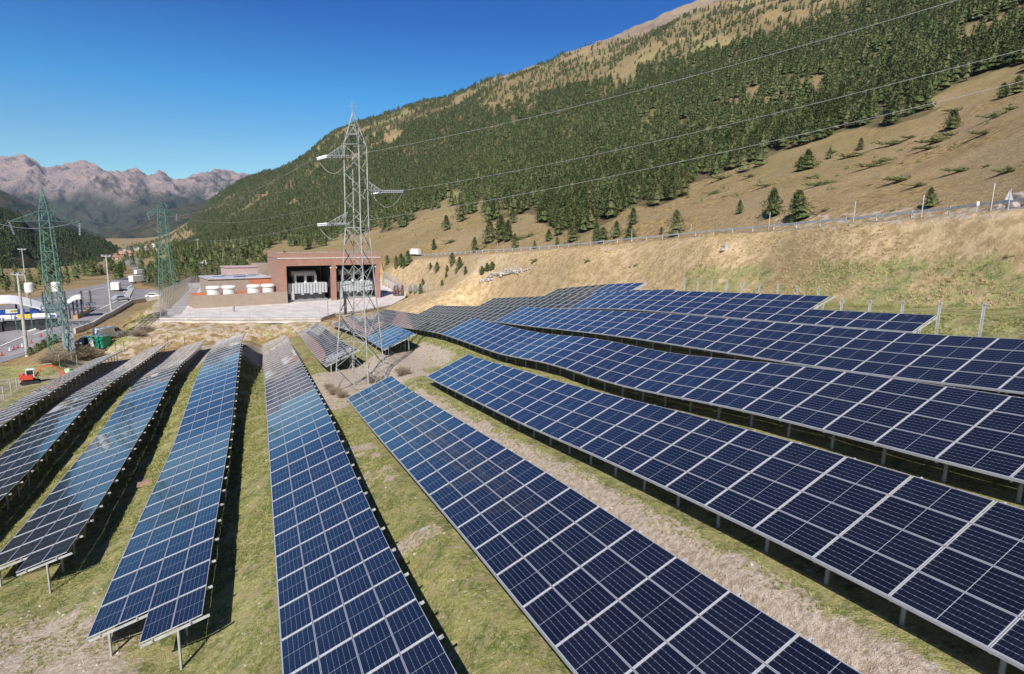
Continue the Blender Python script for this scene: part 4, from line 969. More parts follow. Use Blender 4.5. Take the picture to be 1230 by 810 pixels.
for i in range(4): pk.angle(Cm[i],Cm[(i+1)%4],.07,.01); pk.angle(Cs[-1][i],Cm[(i+1)%4],.06,.01); pk.angle(Cs[-1][i].lerp(top,.3),Cs[-1][(i+1)%4].lerp(top,.3),.07,.01)
pk.bar(top,top+Vector((0,0,.9)),.05); pk.bar(top+Vector((0,0,.5))-right*.35,top+Vector((0,0,.5))+right*.35,.04); pk.build('peak',M_lat,root)
ARMS=[(185,170,-31,'upper'),(224.5,211,30,'middle'),(265.6,252,-33,'lower')]
tips=[]
for yb,yt,dx,_n in ARMS:
    zb=tz(yb); zt=tz(yt); tip=right*(dx*sc)+Vector((0,0,zb)); arm(root,M_lat,zb,zt,tip,hk,.045); tips.append(tip)
TW=Vector(TB)-Vector((0,0,.3))
fwd=Vector((math.sin(up_az),math.cos(up_az),0))
L2=Vector((-.55,.83,0)); R2=Vector((.93,.30,0.06))  # line directions: down the valley, and up to the right
for i,tip in enumerate(tips):
    l=tip+L2*1.9+Vector((0,0,-.1))-right*.35; r=tip+R2*2.1+Vector((0,0,-.02))
    insulator(root,tip,l,n=10,r=.11); insulator(root,tip+Vector((0,0,-.15)),l+Vector((0,0,-.15)),n=10,r=.10); insulator(root,tip,r,n=10,r=.11); insulator(root,tip+Vector((0,0,-.15)),r+Vector((0,0,-.15)),n=10,r=.10)
    MB().path(catenary(l,r,1.5,12),.018,5).build('jumper_cable',M_wire,root)
NAMES=['upper','middle','lower']
ENDS=[(1110,-2,46),(1232,44,44),(1232,83,40)]
for i,((ex,ey,er),nm) in enumerate(zip(ENDS,NAMES)):
    s=TW+tips[i]+R2*2.1; e=Vector(at_r(ex,ey,er)); d=(e-s); e2=s+d*1.8+Vector((0,0,d.length*.05))
    cable('power_cable',catenary(s,e2,1.5*1.3,40),.0115,'thin pale cable crossing above the hillside, %s of the three to the right'%('highest' if i==0 else 'middle one' if i==1 else 'lowest'),'cable')
# ------------------------------------------------------------ green towers by the road
def green_tower(px,py,ptop,karm,pk_,hwk,hwb,span,label):
    B=hit(px,py); d=math.hypot(B[0],B[1]); s=d/(FPX*math.hypot(1,(px-CX)/FPX))*1.0
    tzz=lambda y:(float(ray(px,y)[2]/math.hypot(*ray(px,y)[:2])*d-B[2]))
    e=empty('lattice_tower',tuple(B-np.array([0,0,.3]))); tag(e,label,'power tower')
    a=math.atan2(B[0],B[1]); rt=Vector((math.cos(a),-math.sin(a),0)); ro=math.atan2(rt.y,rt.x)+R(28)
    zk=tzz(pk_); za=tzz(karm); zt=tzz(ptop); zc=za+(zt-za)*.30
    C_=lattice(e,M_green,[(0,hwb*s),(zk*.5,(hwb+hwk)/2*s),(zk,hwk*s),(za,hwk*.8*s),(zc,hwk*.72*s)],ro,t=.10)
    b=MB(); tp=Vector((0,0,zt))
    for c in C_[-1]: b.angle(c,tp,.10,.015)
    for f in (.35,.62):
        for i in range(4): b.angle(C_[-1][i].lerp(tp,f),C_[-1][(i+1)%4].lerp(tp,f),.1,.015); b.angle(C_[-1][i].lerp(tp,f-.3),C_[-1][(i+1)%4].lerp(tp,f),.08,.015)
    b.build('peak',M_green,e)
    tl=[]
    for sx in (-1,1):
        t_=rt*(sx*span*s)+Vector((0,0,za-.2)); arm(e,M_green,za,za+1.6,t_,hwk*.8*s,.075); insulator(e,t_,t_+Vector((-.4*sx,.3,-2.1)),n=8,r=.2); tl.append(Vector(B)+t_)
    tb=rt*(span*.55*s)+Vector((0,0,za+2.2)); arm(e,M_green,za+1.2,za+3.2,tb,hwk*.7*s,.07)
    return e,tl,B
g1,tl1,B1=green_tower(72,425,225,264,300,8.5,13,33,'green lattice power tower at the left beside the grey toll road')
g2,tl2,B2=green_tower(202,352,240,255,296,7,12,15,'green lattice power tower farther away, behind the left fence of the yard')
for i,tip in enumerate(tips):
    s=TW+tip+L2*1.9-right*.35; e_=(tl2[0] if i==0 else tl2[1] if i==1 else tl2[0]-Vector((0,0,4)))
    cable('power_cable',catenary(s,e_,3.,30),.012,'thin cable from the %s arm of the central tower to the distant green tower'%NAMES[i],'cable')
for q,(a_,b_) in enumerate(((tl1[0],(-20,262)),(tl1[1],(-30,258)))):
    cable('power_cable',catenary(a_,Vector(at_r(b_[0],b_[1],180)),2,16),.03,'thin cable leaving the left green tower towards the %s frame edge'%('left' if q==0 else 'upper left'),'cable')
def lamp(px,py,ptop,label,heads=2,rad=.13):
    B=hit(px,py); d=math.hypot(B[0],B[1]); h=float(ray(px,ptop)[2]/math.hypot(*ray(px,ptop)[:2])*d-B[2]); e=empty('lamp_mast',tuple(B)); tag(e,label,'lamp post')
    MB().tube((0,0,-.3),(0,0,h),rad*1.5,rad*.8,10).build('pole',M_galv,e); MB().box((0,0,h),(2.2,.12,.12)).build('crossbar',M_galv,e)
    for x in (-.9,0,.9)[:heads+1]: MB().box((x,.15,h+.22),(.55,.35,.3)).build('lamp_head',M_dsteel,e)
lamp(33,428,330,'tall grey lamp mast standing at the near edge of the toll road',rad=.22); lamp(33,357,300,'grey lamp mast behind the white toll canopy'); lamp(134,378,308,'grey lamp mast at the roadside wall between the two green towers',rad=.17); lamp(238.5,309,288,'grey lamp mast on the tan meadow behind the building',rad=.2)
# cable mast with platform, arresters and white sealing ends beside the left tower
cm=hit(83,419); d=math.hypot(cm[0],cm[1]); s=d/(FPX*math.hypot(1,(83-CX)/FPX)); a=math.atan2(cm[0],cm[1]); e=empty('cable_mast',tuple(cm),-a); tag(e,'dark steel cable mast with lattice platform on a grey concrete foundation','mast')
zz_=lambda y:float(ray(83,y)[2]/math.hypot(*ray(83,y)[:2])*d-cm[2])
MB().box((0,0,zz_(399)/2-.3),(1.9,1.9,zz_(399)+.6),taper=.85).build('foundation',mat('grey_concrete',(.33,.36,.40),.8),e)
MB().tube((0,0,zz_(399)),(0,0,zz_(357)),.38,.28,12).build('pole',M_dsteel,e)
b=MB(); zp=zz_(372)
for y in (-1.3,1.3):
    for dz in (0,.9):
        b.bar((-3.3,y,zp+dz),(4.6,y,zp+dz),.12)
    for i in range(8): x=-3.3+i; b.bar((x,y,zp),(x+.98,y,zp+.9),.07); b.bar((x,y,zp),(x,y,zp+.9),.07)
for i in range(9): b.bar((-3.3+i*.98,-1.3,zp),(-3.3+i*.98,1.3,zp),.08); b.bar((-3.3+i*.98,-1.3,zp),(-2.4+i*.95,1.3,zp),.05)
b.build('platform',mat('blue_grey_steel',(.13,.20,.26),.5,.3),e)
b=MB(); 
for y in (-1.,1.):
    b.bar((-3,y,zz_(388)),(3.5,y,zz_(388)),.12)
    for i in range(7): b.bar((-3+i,y,zz_(388)),(-2.2+i,y,zz_(392)),.07)
b.build('lower_platform',mat('blue_grey_steel',(.13,.20,.26),.5,.3),e)
for x in (-2.9,-1.6,.2,2.6,3.9): insulator(e,(x,0,zp+.9),(x,0,zp+3.3),M_dark,9,.28,'surge_arrester')
for x in (-4.6,-.9):
    MB().tube((x,0,zp+.9),(x,0,zz_(350)),.1,n=6).build('stand',M_dsteel,e); MB().lathe((x,0,zz_(350)),[(.6,0),(.66,.1),(.66,1.5),(.5,1.7)],16).build('sealing_end',M_white,e)

# ------------------------------------------------------------ roads in the valley
def draped(name,polys,m,dz,az0,az1,r0,r1,naz,nrr):
    A=np.linspace(az0,az1,naz); Rr=np.exp(np.linspace(math.log(r0),math.log(r1),nrr)); a,r=np.meshgrid(A,Rr); X=np.sin(a)*r; Y=np.cos(a)*r; Z=H(X,Y)+dz
    P=np.stack([X,Y,Z],-1); px,py,z=proj(P); ins=np.zeros(px.shape,bool)
    for p in polys: ins|=inpoly(px,py,p)
    c=ins[:-1,:-1]&ins[1:,1:]&ins[:-1,1:]&ins[1:,:-1]; i,j=np.where(c); n=naz; k=i*n+j; F=np.stack([k,k+1,k+1+n,k+n],1)
    V=P.reshape(-1,3); u,inv=np.unique(F,return_inverse=True); V=V[u]; F=inv.reshape(F.shape)
    o=bpy.data.objects.new(name,arrmesh(name,V,F,m,smooth=True)); C.objects.link(o); return tag(o,kind='structure')
def asphalt():
    m,t,b=nodes('worn_asphalt'); tc=N_(t,'ShaderNodeTexCoord').outputs['Object']
    c=mixc(t,ramp(t,noise(t,tc,.12,8,.7),.3,.7),(.20,.185,.185),(.29,.27,.27)); c=mixc(t,mth(t,'MULTIPLY',ramp(t,noise(t,tc,.04,3,.6,2),.5,.6),.35),c,(.15,.145,.15))
    t.links.new(c,b.inputs['Base Color']); b.inputs['Roughness'].default_value=.9; return m
M_asph=asphalt()
draped('toll_road',[[(-90,478),(-40,455),(0,437),(33,426),(70,408),(100,396),(134,379),(150,368),(165,362),(185,361),(195,357),(195,349),(178,347),(163,347),(160,339),(166,333),(190,323.5),(190,320),(171,319.5),(170,312),(160,309),(152,309),(146,313),(143,317),(158,320),(160,330),(140,335),(115,343),(60,352),(20,364),(-90,385)]],M_asph,.09,R(-46),R(-28.5),95,1100,420,560)
M_line=mat('road_marking_white',(.72,.71,.68),.8,0,.1)
def stripe(name,pts,wd,dz=.16,m=M_line):
    P=[hit(x,y) for x,y in pts]; b=MB()
    Q=[]
    for p,q in zip(P,P[1:]):
        n=max(1,int(np.linalg.norm(q-p)/4)); Q+=[p+(q-p)*i/n for i in range(n)]
    Q.append(P[-1]); V=[];F=[]
    for i,p in enumerate(Q):
        t=(Q[min(i+1,len(Q)-1)]-Q[max(i-1,0)]); t/=np.linalg.norm(t)+1e-9; s=np.array([-t[1],t[0],0])*wd/2; z=hs(p[0],p[1])+dz; V+=[(p[0]-s[0],p[1]-s[1],z),(p[0]+s[0],p[1]+s[1],z)]
    F=[(2*i,2*i+1,2*i+3,2*i+2) for i in range(len(Q)-1)]; b.add(V,F); return tag(b.build(name,m),kind='structure')
for pts in ([(0,417),(26,406),(33,403)],[(-10,398),(25,388)],[(40,403),(60,396)],[(120,372),(150,356)],[(148,352),(158,343)],[(100,352),(150,341)],[(60,362),(95,355)],[(130,338.5),(160,332)]): stripe('road_marking',pts,.35)
stripe('traffic_island',[(33,399.5),(45,395.5)],1.5,.2,M_conc2); stripe('traffic_island',[(5,397),(20,394)],1.5,.2,M_conc2); stripe('traffic_island',[(148,363),(157,347)],2.,.19,mat('hatched_marking',(.42,.40,.38),.9))
# roadside barrier wall
def wallrun(name,pts,h,th,m,label,cat,dz=0):
    P=[hit(x,y) for x,y in pts]; base=Vector(P[0]); e=MB()
    for p,q in zip(P,P[1:]):
        n=max(1,int(np.linalg.norm(q-p)/5))
        for i in range(n):
            a=p+(q-p)*i/n; b_=p+(q-p)*(i+1)/n; a=Vector((a[0],a[1],hs(a[0],a[1])+h/2+dz))-base; b_=Vector((b_[0],b_[1],hs(b_[0],b_[1])+h/2+dz))-base; e.bar(a,b_,th,h)
    return tag(e.build(name,m,loc=base),label,cat)
wallrun('retaining_wall',[(90,401),(112,393),(134,380.5),(148,371),(158,365),(175,362.5),(192,359.5)],1.1,.4,M_conc,'low curved concrete wall along the near edge of the toll road','wall')
o=wallrun('crash_barrier',[(60,366),(80,376),(96,372),(109,386)],.9,.5,mat('yellow_orange_barrier',(.52,.33,.12),.6),'orange barrier beside the small white canopy on the toll road','barrier') if False else None
e=wallrun('kerb_barrier',[(91,384),(100,378.5),(111,372)],.9,.8,mat('ochre_barrier',(.50,.33,.14),.6),'ochre barrier block running diagonally beside the cable mast','barrier')
# ------------------------------------------------------------ mountain road with guardrail

V=[];F=[]
for i,p in enumerate(GP):
    t=GP[min(i+1,len(GP)-1)]-GP[max(i-1,0)]; t/=np.linalg.norm(t); s=np.array([t[1],-t[0],0]); 
    if s@Nv<0: s=-s
    for w_ in (-.5,.0,3.5,7.): V.append(tuple(p+s*w_+np.array([0,0,.14 if w_>-.1 else -.5])))
for i in range(len(GP)-1):
    for k in range(3): F.append((4*i+k,4*i+k+1,4*i+5+k,4*i+4+k))
tag(MB().add(V,F).build('mountain_road',M_asph,smooth=True),kind='structure')
ge=empty('guardrail',tuple(GP[0])); tag(ge,'long steel guardrail along the outer edge of the mountain road','guardrail')
L_=[0.]+list(np.cumsum(np.linalg.norm(np.diff(GP,axis=0),axis=1))); L_=np.array(L_)
def on(s): return np.array([np.interp(s,L_,GP[:,k]) for k in range(3)])
rb=MB(); 
for s in np.arange(0,L_[-1]-4,4.):
    a=Vector(on(s)-GP[0]); c=Vector(on(s+4)-GP[0])
    for z,h in ((.72,.10),(.60,.10)): rb.bar(a+Vector((0,0,z)),c+Vector((0,0,z)),.05 if z>.7 else .09,h)
rb.build('rail',M_galv,ge)
for s in np.arange(0,L_[-1]-4,4.)[:45]: a=Vector(on(s)-GP[0]); MB().box(a+Vector((0,0,.25)),(.12,.12,1.1)).build('post',M_galv,ge)
M_pole=mat('pale_wood_pole',(.50,.46,.42),.8,0,.1)
SP=[(1105,250,27),(1024,246,26),(922,262,24),(828,272,16),(758,286,16),(597,305,12),(680,298,12)]
for px_,yy,hp in [(1105.5,268,27),(1024,275,27),(922.5,283.5,22),(829,289,16),(758,297,16),(597,305,12),(1189,259,32)]:
    i=np.argmin(abs(proj(GP)[0]-px_)); p=GP[i]; q=at_r(px_,yy,math.hypot(p[0],p[1])-.6); z=hs(q[0],q[1]); h=hp*(q@FW)/FPX
    e=empty('snow_pole',(q[0],q[1],z)); tag(e,{1105.5:'pale snow marker pole at the guardrail left of the small plate sign',1024:'pale snow marker pole at the guardrail below the bushy pair of trees',922.5:'pale snow marker pole at the guardrail below the upright dense pine',829:'short snow pole at the guardrail right of the tall roadside pine',758:'snow pole at the guardrail below the round small pine',597:'snow pole at the far guardrail above the rock pile',1189:'thin snow pole at the guardrail left of the triangular sign'}[px_],'marker pole','snow poles along the guardrail')
    MB().tube((0,0,-.2),(0,0,h),.045,n=6).build('pole',M_pole,e); MB().tube((0,0,h-.35),(0,0,h-.05),.052,n=6).build('band',M_galv,e)
def sign(px,py,ptop,label,kind):
    i=np.argmin(abs(proj(GP)[0]-px)); r=math.hypot(GP[i][0],GP[i][1])-.8; q=at_r(px,py,r); z=hs(q[0],q[1]); h=float(ray(px,ptop)[2]/math.hypot(*ray(px,ptop)[:2])*r-z); s=(q@FW)/FPX
    e=empty('road_sign',(q[0],q[1],z),R(8)); tag(e,label,'road sign'); MB().tube((0,0,-.2),(0,0,h),.04,n=8).build('post',M_galv,e)
    if kind=='tri': w_=5.8*s; b=MB(); b.side_prism([(-w_,h-13*s),(w_,h-13*s),(0,h)],.05,.07); b.build('sign_plate',mat('sign_back_grey',(.55,.57,.60),.45,.2),e)
    else: MB().box((0,-.06,h-2.6*s),(3.6*s,.02,5*s)).build('sign_plate',M_white,e)
sign(1209.5,259,227,'triangular road sign seen from behind next to the rock outcrop','tri'); sign(1171.5,261.5,242,'small rectangular white plate sign at the guardrail','plate')
# rocks
def rock(seed,s,sq=.7,sub=2,rough=.35):
    import bmesh
    bm=bmesh.new(); bmesh.ops.create_icosphere(bm,subdivisions=sub,radius=1); r=np.random.default_rng(seed); o=r.random(3)*9
    for v in bm.verts:
        n=v.co.normalized(); k=1+rough*(float(fbm(np.array([n.x*1.7+o[0]+n.z]),np.array([n.y*1.7+o[1]-n.z]),3)[0])-.5)*3; v.co=Vector((n.x*k*s[0],n.y*k*s[1],n.z*k*s[2]))
    return bm
def rockmesh(name,items,m):
    import bmesh
    V=[];b=MB()
    for sd,loc,s in items:
        bm=rock(sd,s,sub=3 if max(s)>2.5 else 1); b.add([v.co+Vector(loc) for v in bm.verts],[tuple(v.index for v in f.verts) for f in bm.faces]); bm.free()
    return b.build(name,m)
q0=hit(600,330); it=[]
for i in range(95):
    f=rg.random(); px_=577+f*50; py_=339-f*14+rg.normal()*1.5-3*math.sin(f*3.14); q=hit(px_,py_)
    s=.22+.35*rg.random(); it.append((i,tuple(q-q0+np.array([0,0,.05])),(s*1.3,s,s*.7)))
for i in range(26):
    f=rg.random(); q=hit(627+f*14,326.5-f*6+rg.normal()*.5); s=.15+.2*rg.random(); it.append((i,tuple(q-q0),(s*1.3,s,s*.7)))
o=rockmesh('rock_pile',it,M_rock); o.location=tuple(q0); tag(o,'spill of pale broken rocks in a line on the dry grass bank','rock pile',kind='stuff')
q0=hit(1215,256); it=[]
for i,(px_,py_,w_,h_) in enumerate([(1196,256,12,11),(1206,252,14,14),(1217,248,18,19),(1229,240,20,24),(1242,240,22,24),(1188,258,8,6),(1222,258,12,8),(1210,259,9,5),(1200,250,8,9),(1234,252,14,12)]):
    r=66.; q=at_r(px_,py_,r); s=(q@FW)/FPX; z=hs(q[0],q[1]); it.append((200+i,(q[0]-q0[0],q[1]-q0[1],max(z,q[2])-q0[2]),(w_*s*.55,w_*s*.6,h_*s*.55)))
o=rockmesh('rock_outcrop',it,M_rockd); o.location=tuple(q0); tag(o,'jagged grey brown rock outcrop behind the guardrail at the right edge','rock')
for k_,(px_,py_,s) in enumerate([(872,299,.55),(731,301,.3)]):
    q=hit(px_,py_); o=rockmesh('boulder',[(300+k_,(0,0,.1),(s*.7,s*.6,s*1.3)),(310+k_,(-.5,-.2,-.1),(s*.7,s*.5,s*.5))],M_rock); o.location=tuple(q); tag(o,['pale upright boulder alone on the dry grass below the road','small pale boulder on the grass left of the upright one'][k_],'rock')
# bare posts of the unfinished row
for ln,(pp_,tt,) in enumerate([(35.6,[15.4,17.6,19.8,22.05,24.2,26.3,28.3]),(41.,[34.8+2.05*i for i in range(9)])]):
    for t in tt:
        p=Dv*t+Nv*pp_; z=hs(p[0],p[1]); top=(float(zlow(10,t))+1.62) if ln==0 else -4.0-.03*(t-35); h=top-z
        e=MB().box((0,0,h/2-.1),(.05,.11,h+.2)).box((0,.06,h/2-.1),(.11,.01,h+.2)).box((0,-.03,h-.1),(.12,.12,.03)).build('steel_post',M_galv,loc=(p[0],p[1],z)); e.rotation_euler=(0,0,AZ)
        tag(e,'bare silver steel post beside the stepped end of the panel row' if ln==0 else 'bare steel post standing above the upper edge of the solar field','post','bare posts at the stepped row end' if ln==0 else 'bare posts above the solar field')
for k_,(px_,py_,h) in enumerate([(8,810,2.),(139/1,9999,0)]):
    if h: 
        p=Dv*19.6+Nv*(-9.8); 
        e=MB().box((0,0,.5),(.07,.12,1.6)).build('steel_post',M_galv,loc=(p[0],p[1],hs(p[0],p[1]))); tag(e,'short bare steel post in the dirt at the lower left corner','post')
for i,(px_,py_) in enumerate([(5,480),(14,473),(21,468),(28,463),(-4,487)]):
    q=hit(px_,py_); e=MB().box((0,0,.8),(.08,.1,1.8)).build('fence_post',M_galv,loc=tuple(q)); tag(e,'pale post in the grass strip in front of the red excavator','post','pale posts near the excavator')
for i,(px_,py_) in enumerate([(139.5,424),(149.5,423),(183,418),(202,416),(222,414)]):
    q=hit(px_,py_); e=MB().tube((0,0,-.2),(0,0,1.9),.05,n=6).box((0,0,1.9),(.12,.12,.05)).build('wooden_stake',M_bark,loc=tuple(q)); tag(e,'thin dark stake at the far end of the left solar rows','stake','dark stakes beyond the left rows')
# ------------------------------------------------------------ excavator
q=hit(37,461); a=math.atan2(q[0],q[1]); d=q@FW; s=d/FPX; e=empty('excavator',tuple(q),-a+R(-6)); e.scale=(.68,.68,.74); tag(e,'small red excavator with white cab and orange arm behind the leftmost row','excavator')
u=s*1.0
for y in (-.95,.95):
    b=MB(); L=2.9; 
    prof=[(-1.4,.0),(1.4,.0),(1.65,.2),(1.65,.5),(1.4,.7),(-1.4,.7),(-1.65,.5),(-1.65,.2)]; b.side_prism(prof,y-.25,y+.25); b.build('track',M_black,e)
MB().box((0,0,.85),(1.6,1.4,.3)).build('undercarriage',M_dark,e)
MB().box((-.55,0,1.45),(2.3,2.1,.9),taper=.93).box((-1.35,0,1.75),(.8,2.0,.6),taper=.85).build('engine_housing',M_redp,e)
cb=MB()
for x in (-.5,.75):
    for y in (-.75,.45): cb.box((x,y,2.1),(.1,.1,1.5))
cb.box((.12,-.15,2.9),(1.45,1.35,.14)); cb.box((.12,-.78,1.6),(1.25,.05,.6)); cab=cb.build('cab',M_white,e); MB().box((.12,-.15,2.25),(1.15,1.1,1.15)).build('window',M_glassd,cab)
ar=MB(); P_=[Vector((.9,.3,1.3)),Vector((2.2,.3,3.3)),Vector((4.0,.3,3.2))]
ar.bar(P_[0],P_[1],.42,.32); ar.bar(P_[1],P_[2],.36,.3); ar.build('boom',M_orangep,e); MB().bar((3.8,.3,3.3),(5.6,.3,1.9),.3,.26).build('dipper_arm',M_orangep,e); MB().bar((1.2,.3,1.0),(2.0,.3,2.5),.14).bar((2.2,.3,3.6),(3.9,.3,3.65),.12).build('hydraulic_cylinder',M_galv,e)
bk=MB(); bk.side_prism([(5.3,1.9),(5.9,1.9),(6.1,1.2),(5.7,.7),(5.1,.9),(5.5,1.3)],-.15,.75); bk.build('bucket',M_orangep,e)
q=hit(83,450); o=MB().box((0,0,.45),(.9,.8,.9),taper=.9).box((0,0,.93),(.5,.45,.12)).build('bulk_bag',mat('pale_green_bag',(.42,.55,.36),.8),loc=tuple(q)); tag(o,'pale green bulk bag on the grass beside the excavator bucket','bag')
# ------------------------------------------------------------ vehicles
def car(px,py,rz,paint,label,van=False,size=1.,cat='car'):
    q=hit(px,py); e=empty('parked_car' if not van else 'van',(q[0],q[1],q[2]+.1),rz); tag(e,label,cat); L,W_,Hh=(4.3,1.8,1.45) if not van else (5.2,2.0,2.3)
    L*=size;W_*=size;Hh*=size; b=MB(); h2=Hh*.52
    if van: prof=[(-L/2,.3),(L/2,.3),(L/2,.95),(L/2-.25,1.15),(L/2-1.1,Hh-.15),(L/2-1.5,Hh),(-L/2+.1,Hh),(-L/2,Hh-.2)]
    else: prof=[(-L/2,.3),(L/2,.3),(L/2,.7),(L/2-.2,h2),(L/2-1.1,h2+.1),(L/2-1.75,Hh-.05),(-L/2+1.0,Hh),(-L/2+.3,h2+.12),(-L/2,h2)]
    b.side_prism(prof,-W_/2,W_/2); body=b.build('body',paint,e)
    g=MB()
    if van: g.side_prism([(L/2-.42,1.25),(L/2-1.12,Hh-.25),(L/2-1.9,Hh-.25),(L/2-1.9,1.25)],-W_/2-.01,W_/2+.01); g.box((L/2-.75,0,1.62),(.5,W_*.86,.04),0,(Vector((-.62,0,.78)),Vector((0,1,0)),Vector((.78,0,.62))))
    else: g.side_prism([(L/2-1.2,h2+.12),(L/2-1.8,Hh-.15),(-L/2+1.05,Hh-.12),(-L/2+.5,h2+.16)],-W_/2-.01,W_/2+.01)
    g.build('window',M_glassd,e)
    for x in (-L*.31,L*.31):
        for y in (-W_/2+.1,W_/2-.1):
            w_=MB().tube((x,y-.11,.33),(x,y+.11,.33),.33,n=14).build('wheel',M_black,e); MB().tube((x,y-.12,.33),(x,y+.12,.33),.17,n=10).build('rim',M_galv,w_)
    for y in (-W_*.36,W_*.36): MB().box((L/2,y,.72),(.06,.3,.16)).build('headlight',M_white,e)
    return e
car(109,414,R(20),M_navy,'dark blue car parked on grass left of the green container')
car(131,407,R(75),M_white,'white van parked on grass right behind the green container',True,.95,'van')
car(140,349,R(115),M_white,'white van driving alone on the toll road','van',1.1,'van')
car(185,358,R(10),M_white,'white car at the left outer side of the tall yard fence')
car(145,361,R(60),mat('silver_paint',(.55,.62,.68),.3,.4),'silver car low on the road near the roadside lamp mast')
car(462,355,R(40),M_white,'white car parked in shadow right of the brick building')
q=hit(120.5,417); e=empty('site_container',tuple(q),R(-6)); tag(e,'small green site container with white door on the grass','container')
MB().box((0,0,1.05),(2.9,2.0,2.1)).build('box',M_teal,e); MB().box((-.85,-1.02,1.0),(.9,.06,1.7)).build('door',M_white,e); MB().box((0,0,2.14),(3.0,2.1,.08)).build('roof',mat('pale_green_paint',(.25,.48,.38),.5),e)
def truck(px,py,rz,label,blue=False):
    q=hit(px,py); e=empty('truck',(q[0],q[1],q[2]+.1),rz); tag(e,label,'truck')
    if blue: e.scale=(.6,.6,.75)
    else: e.scale=(.8,.8,.8)
    MB().box((-1.3,0,2.0),(5.6,2.4,2.6)).build('cargo_box',M_white,e); b=MB(); b.side_prism([(1.75,.5),(3.4,.5),(3.4,1.5),(2.9,2.6),(1.75,2.7)],-1.1,1.1); b.build('cab',M_white,e); MB().side_prism([(2.3,1.6),(3.3,1.6),(2.95,2.4),(2.3,2.4)],-1.12,1.12).build('window',M_glassd,e)
    if blue: MB().box((-1.8,-1.22,2.1),(1.8,.03,1.1)).build('emblem',M_blue,e)
    for x in (-2.8,2.6):
        for y in (-1.,1.): MB().tube((x,y-.14,.45),(x,y+.14,.45),.45,n=14).build('wheel',M_black,e)
    MB().box((-.5,0,.6),(6.4,.9,.25)).build('chassis',M_dark,e)
q_=on(L_[-1]-3); pp=proj(q_); truck(497.5,307.5,R(150),'white box truck with a blue mark on the mountain road',True)
truck(169,330,R(75),'white truck farther along the valley road, upper of two'); truck(167,340,R(75),'white truck on the valley road, lower and nearer of two')
for i,(px_,py_,c) in enumerate([(17,421,0),(21.5,419,0),(12,423,1),(2.5,428,0),(27,418,1),(38,413,0),(49.5,405.5,0)]):
    q=hit(px_,py_); e=empty('traffic_cone',(q[0],q[1],q[2]+.12)); tag(e,'traffic cone in the line across the toll road' if not c else 'white plastic marker between the cones on the toll road','traffic cone','traffic cones on the toll road' if not c else 'white markers on the toll road'); MB().lathe((0,0,.05),[(.2,0),(.05,.75)],10).build('cone',M_redp if not c else M_white,e); MB().box((0,0,.04),(.5,.5,.06)).build('base',M_black,e)
# ------------------------------------------------------------ toll canopy and booths
def shell(px0,px1,py,r,hz,depth,arch,label,n=14,tilt=0.):
    A=at_r(px0,py,r); B=at_r(px1,py,r); z=float(A[2]); base=Vector((A[0],A[1],hs(A[0],A[1]))); u=Vector((B[0]-A[0],B[1]-A[1],0)); Lg=u.length; u=u/Lg; v=Vector((-u.y,u.x,0)); e=empty('toll_canopy',base); tag(e,label,'canopy')
    V=[];F=[]
    for k,(y,dz) in enumerate(((0,0),(depth*.5,depth*.10),(depth,0))):
        for i in range(n+1):
            f=i/n; h=hz+arch*math.sin(math.pi*(f*.92+.04))+dz+tilt*f; V.append(u*Lg*f+v*y+Vector((0,0,h)))
    m_=n+1
    for k in range(2):
        for i in range(n): F.append((k*m_+i,k*m_+i+1,(k+1)*m_+i+1,(k+1)*m_+i))
    V2=[p-Vector((0,0,.35)) for p in V]; o_=len(V); F2=[tuple(reversed([o_+i for i in f])) for f in F]
    rim=[(i,i+1,o_+i+1,o_+i)[::-1] for i in range(n)]+[(2*m_+i,2*m_+i+1,o_+2*m_+i+1,o_+2*m_+i) for i in range(n)]
    MB().add(V+V2,F+F2+rim).build('roof',M_white,e)
    for f in (.08,.36,.64,.92):
        for y in (depth*.25,depth*.75): p=u*Lg*f+v*y; MB().tube(p-Vector((0,0,.3)),p+Vector((0,0,hz+arch*math.sin(math.pi*f)*.9+tilt*f)),.16,n=8).build('column',M_dark,e)
    return e,u,v,Lg
q=hit(30,388); r_=math.hypot(q[0],q[1]); gz_=hs(*q[:2]); hz=float(at_r(30,373,r_)[2]-gz_); hz2=float(at_r(30,364,r_)[2]-gz_)
e,u,v,Lg=shell(-42,56,388,r_,hz-.5,11,(hz2-hz)+.9,'wide arched white canopy over the toll road lanes at the left edge')
for f0,f1,c in ((.30,.42,M_blue),(.42,.74,M_blue),(.80,.92,M_blue)):
    p=u*Lg*(f0+f1)/2+v*.8+Vector((0,0,hz-.35)); MB().box(p,(Lg*(f1-f0),.25,1.3),0,(u,v,Vector((0,0,1)))).build('fascia_sign',c,e)
for f,w_ in ((.57,2.1),(.60,1.2)):
    p=u*Lg*f+v*.62+Vector((0,0,hz-.1)); MB().box(p,(w_,.12,.9 if w_>2 else .5),0,(u,v,Vector((0,0,1)))).build('emblem',M_yel if w_<2 else M_white,e)
q=hit(92,384); r2_=math.hypot(q[0],q[1]); h_=float(at_r(92,361,r2_)[2]-hs(*q[:2])); shell(83,101,384,r2_,h_-.6,5,.5,'small white tilted canopy right of the cable mast',8,1.2)
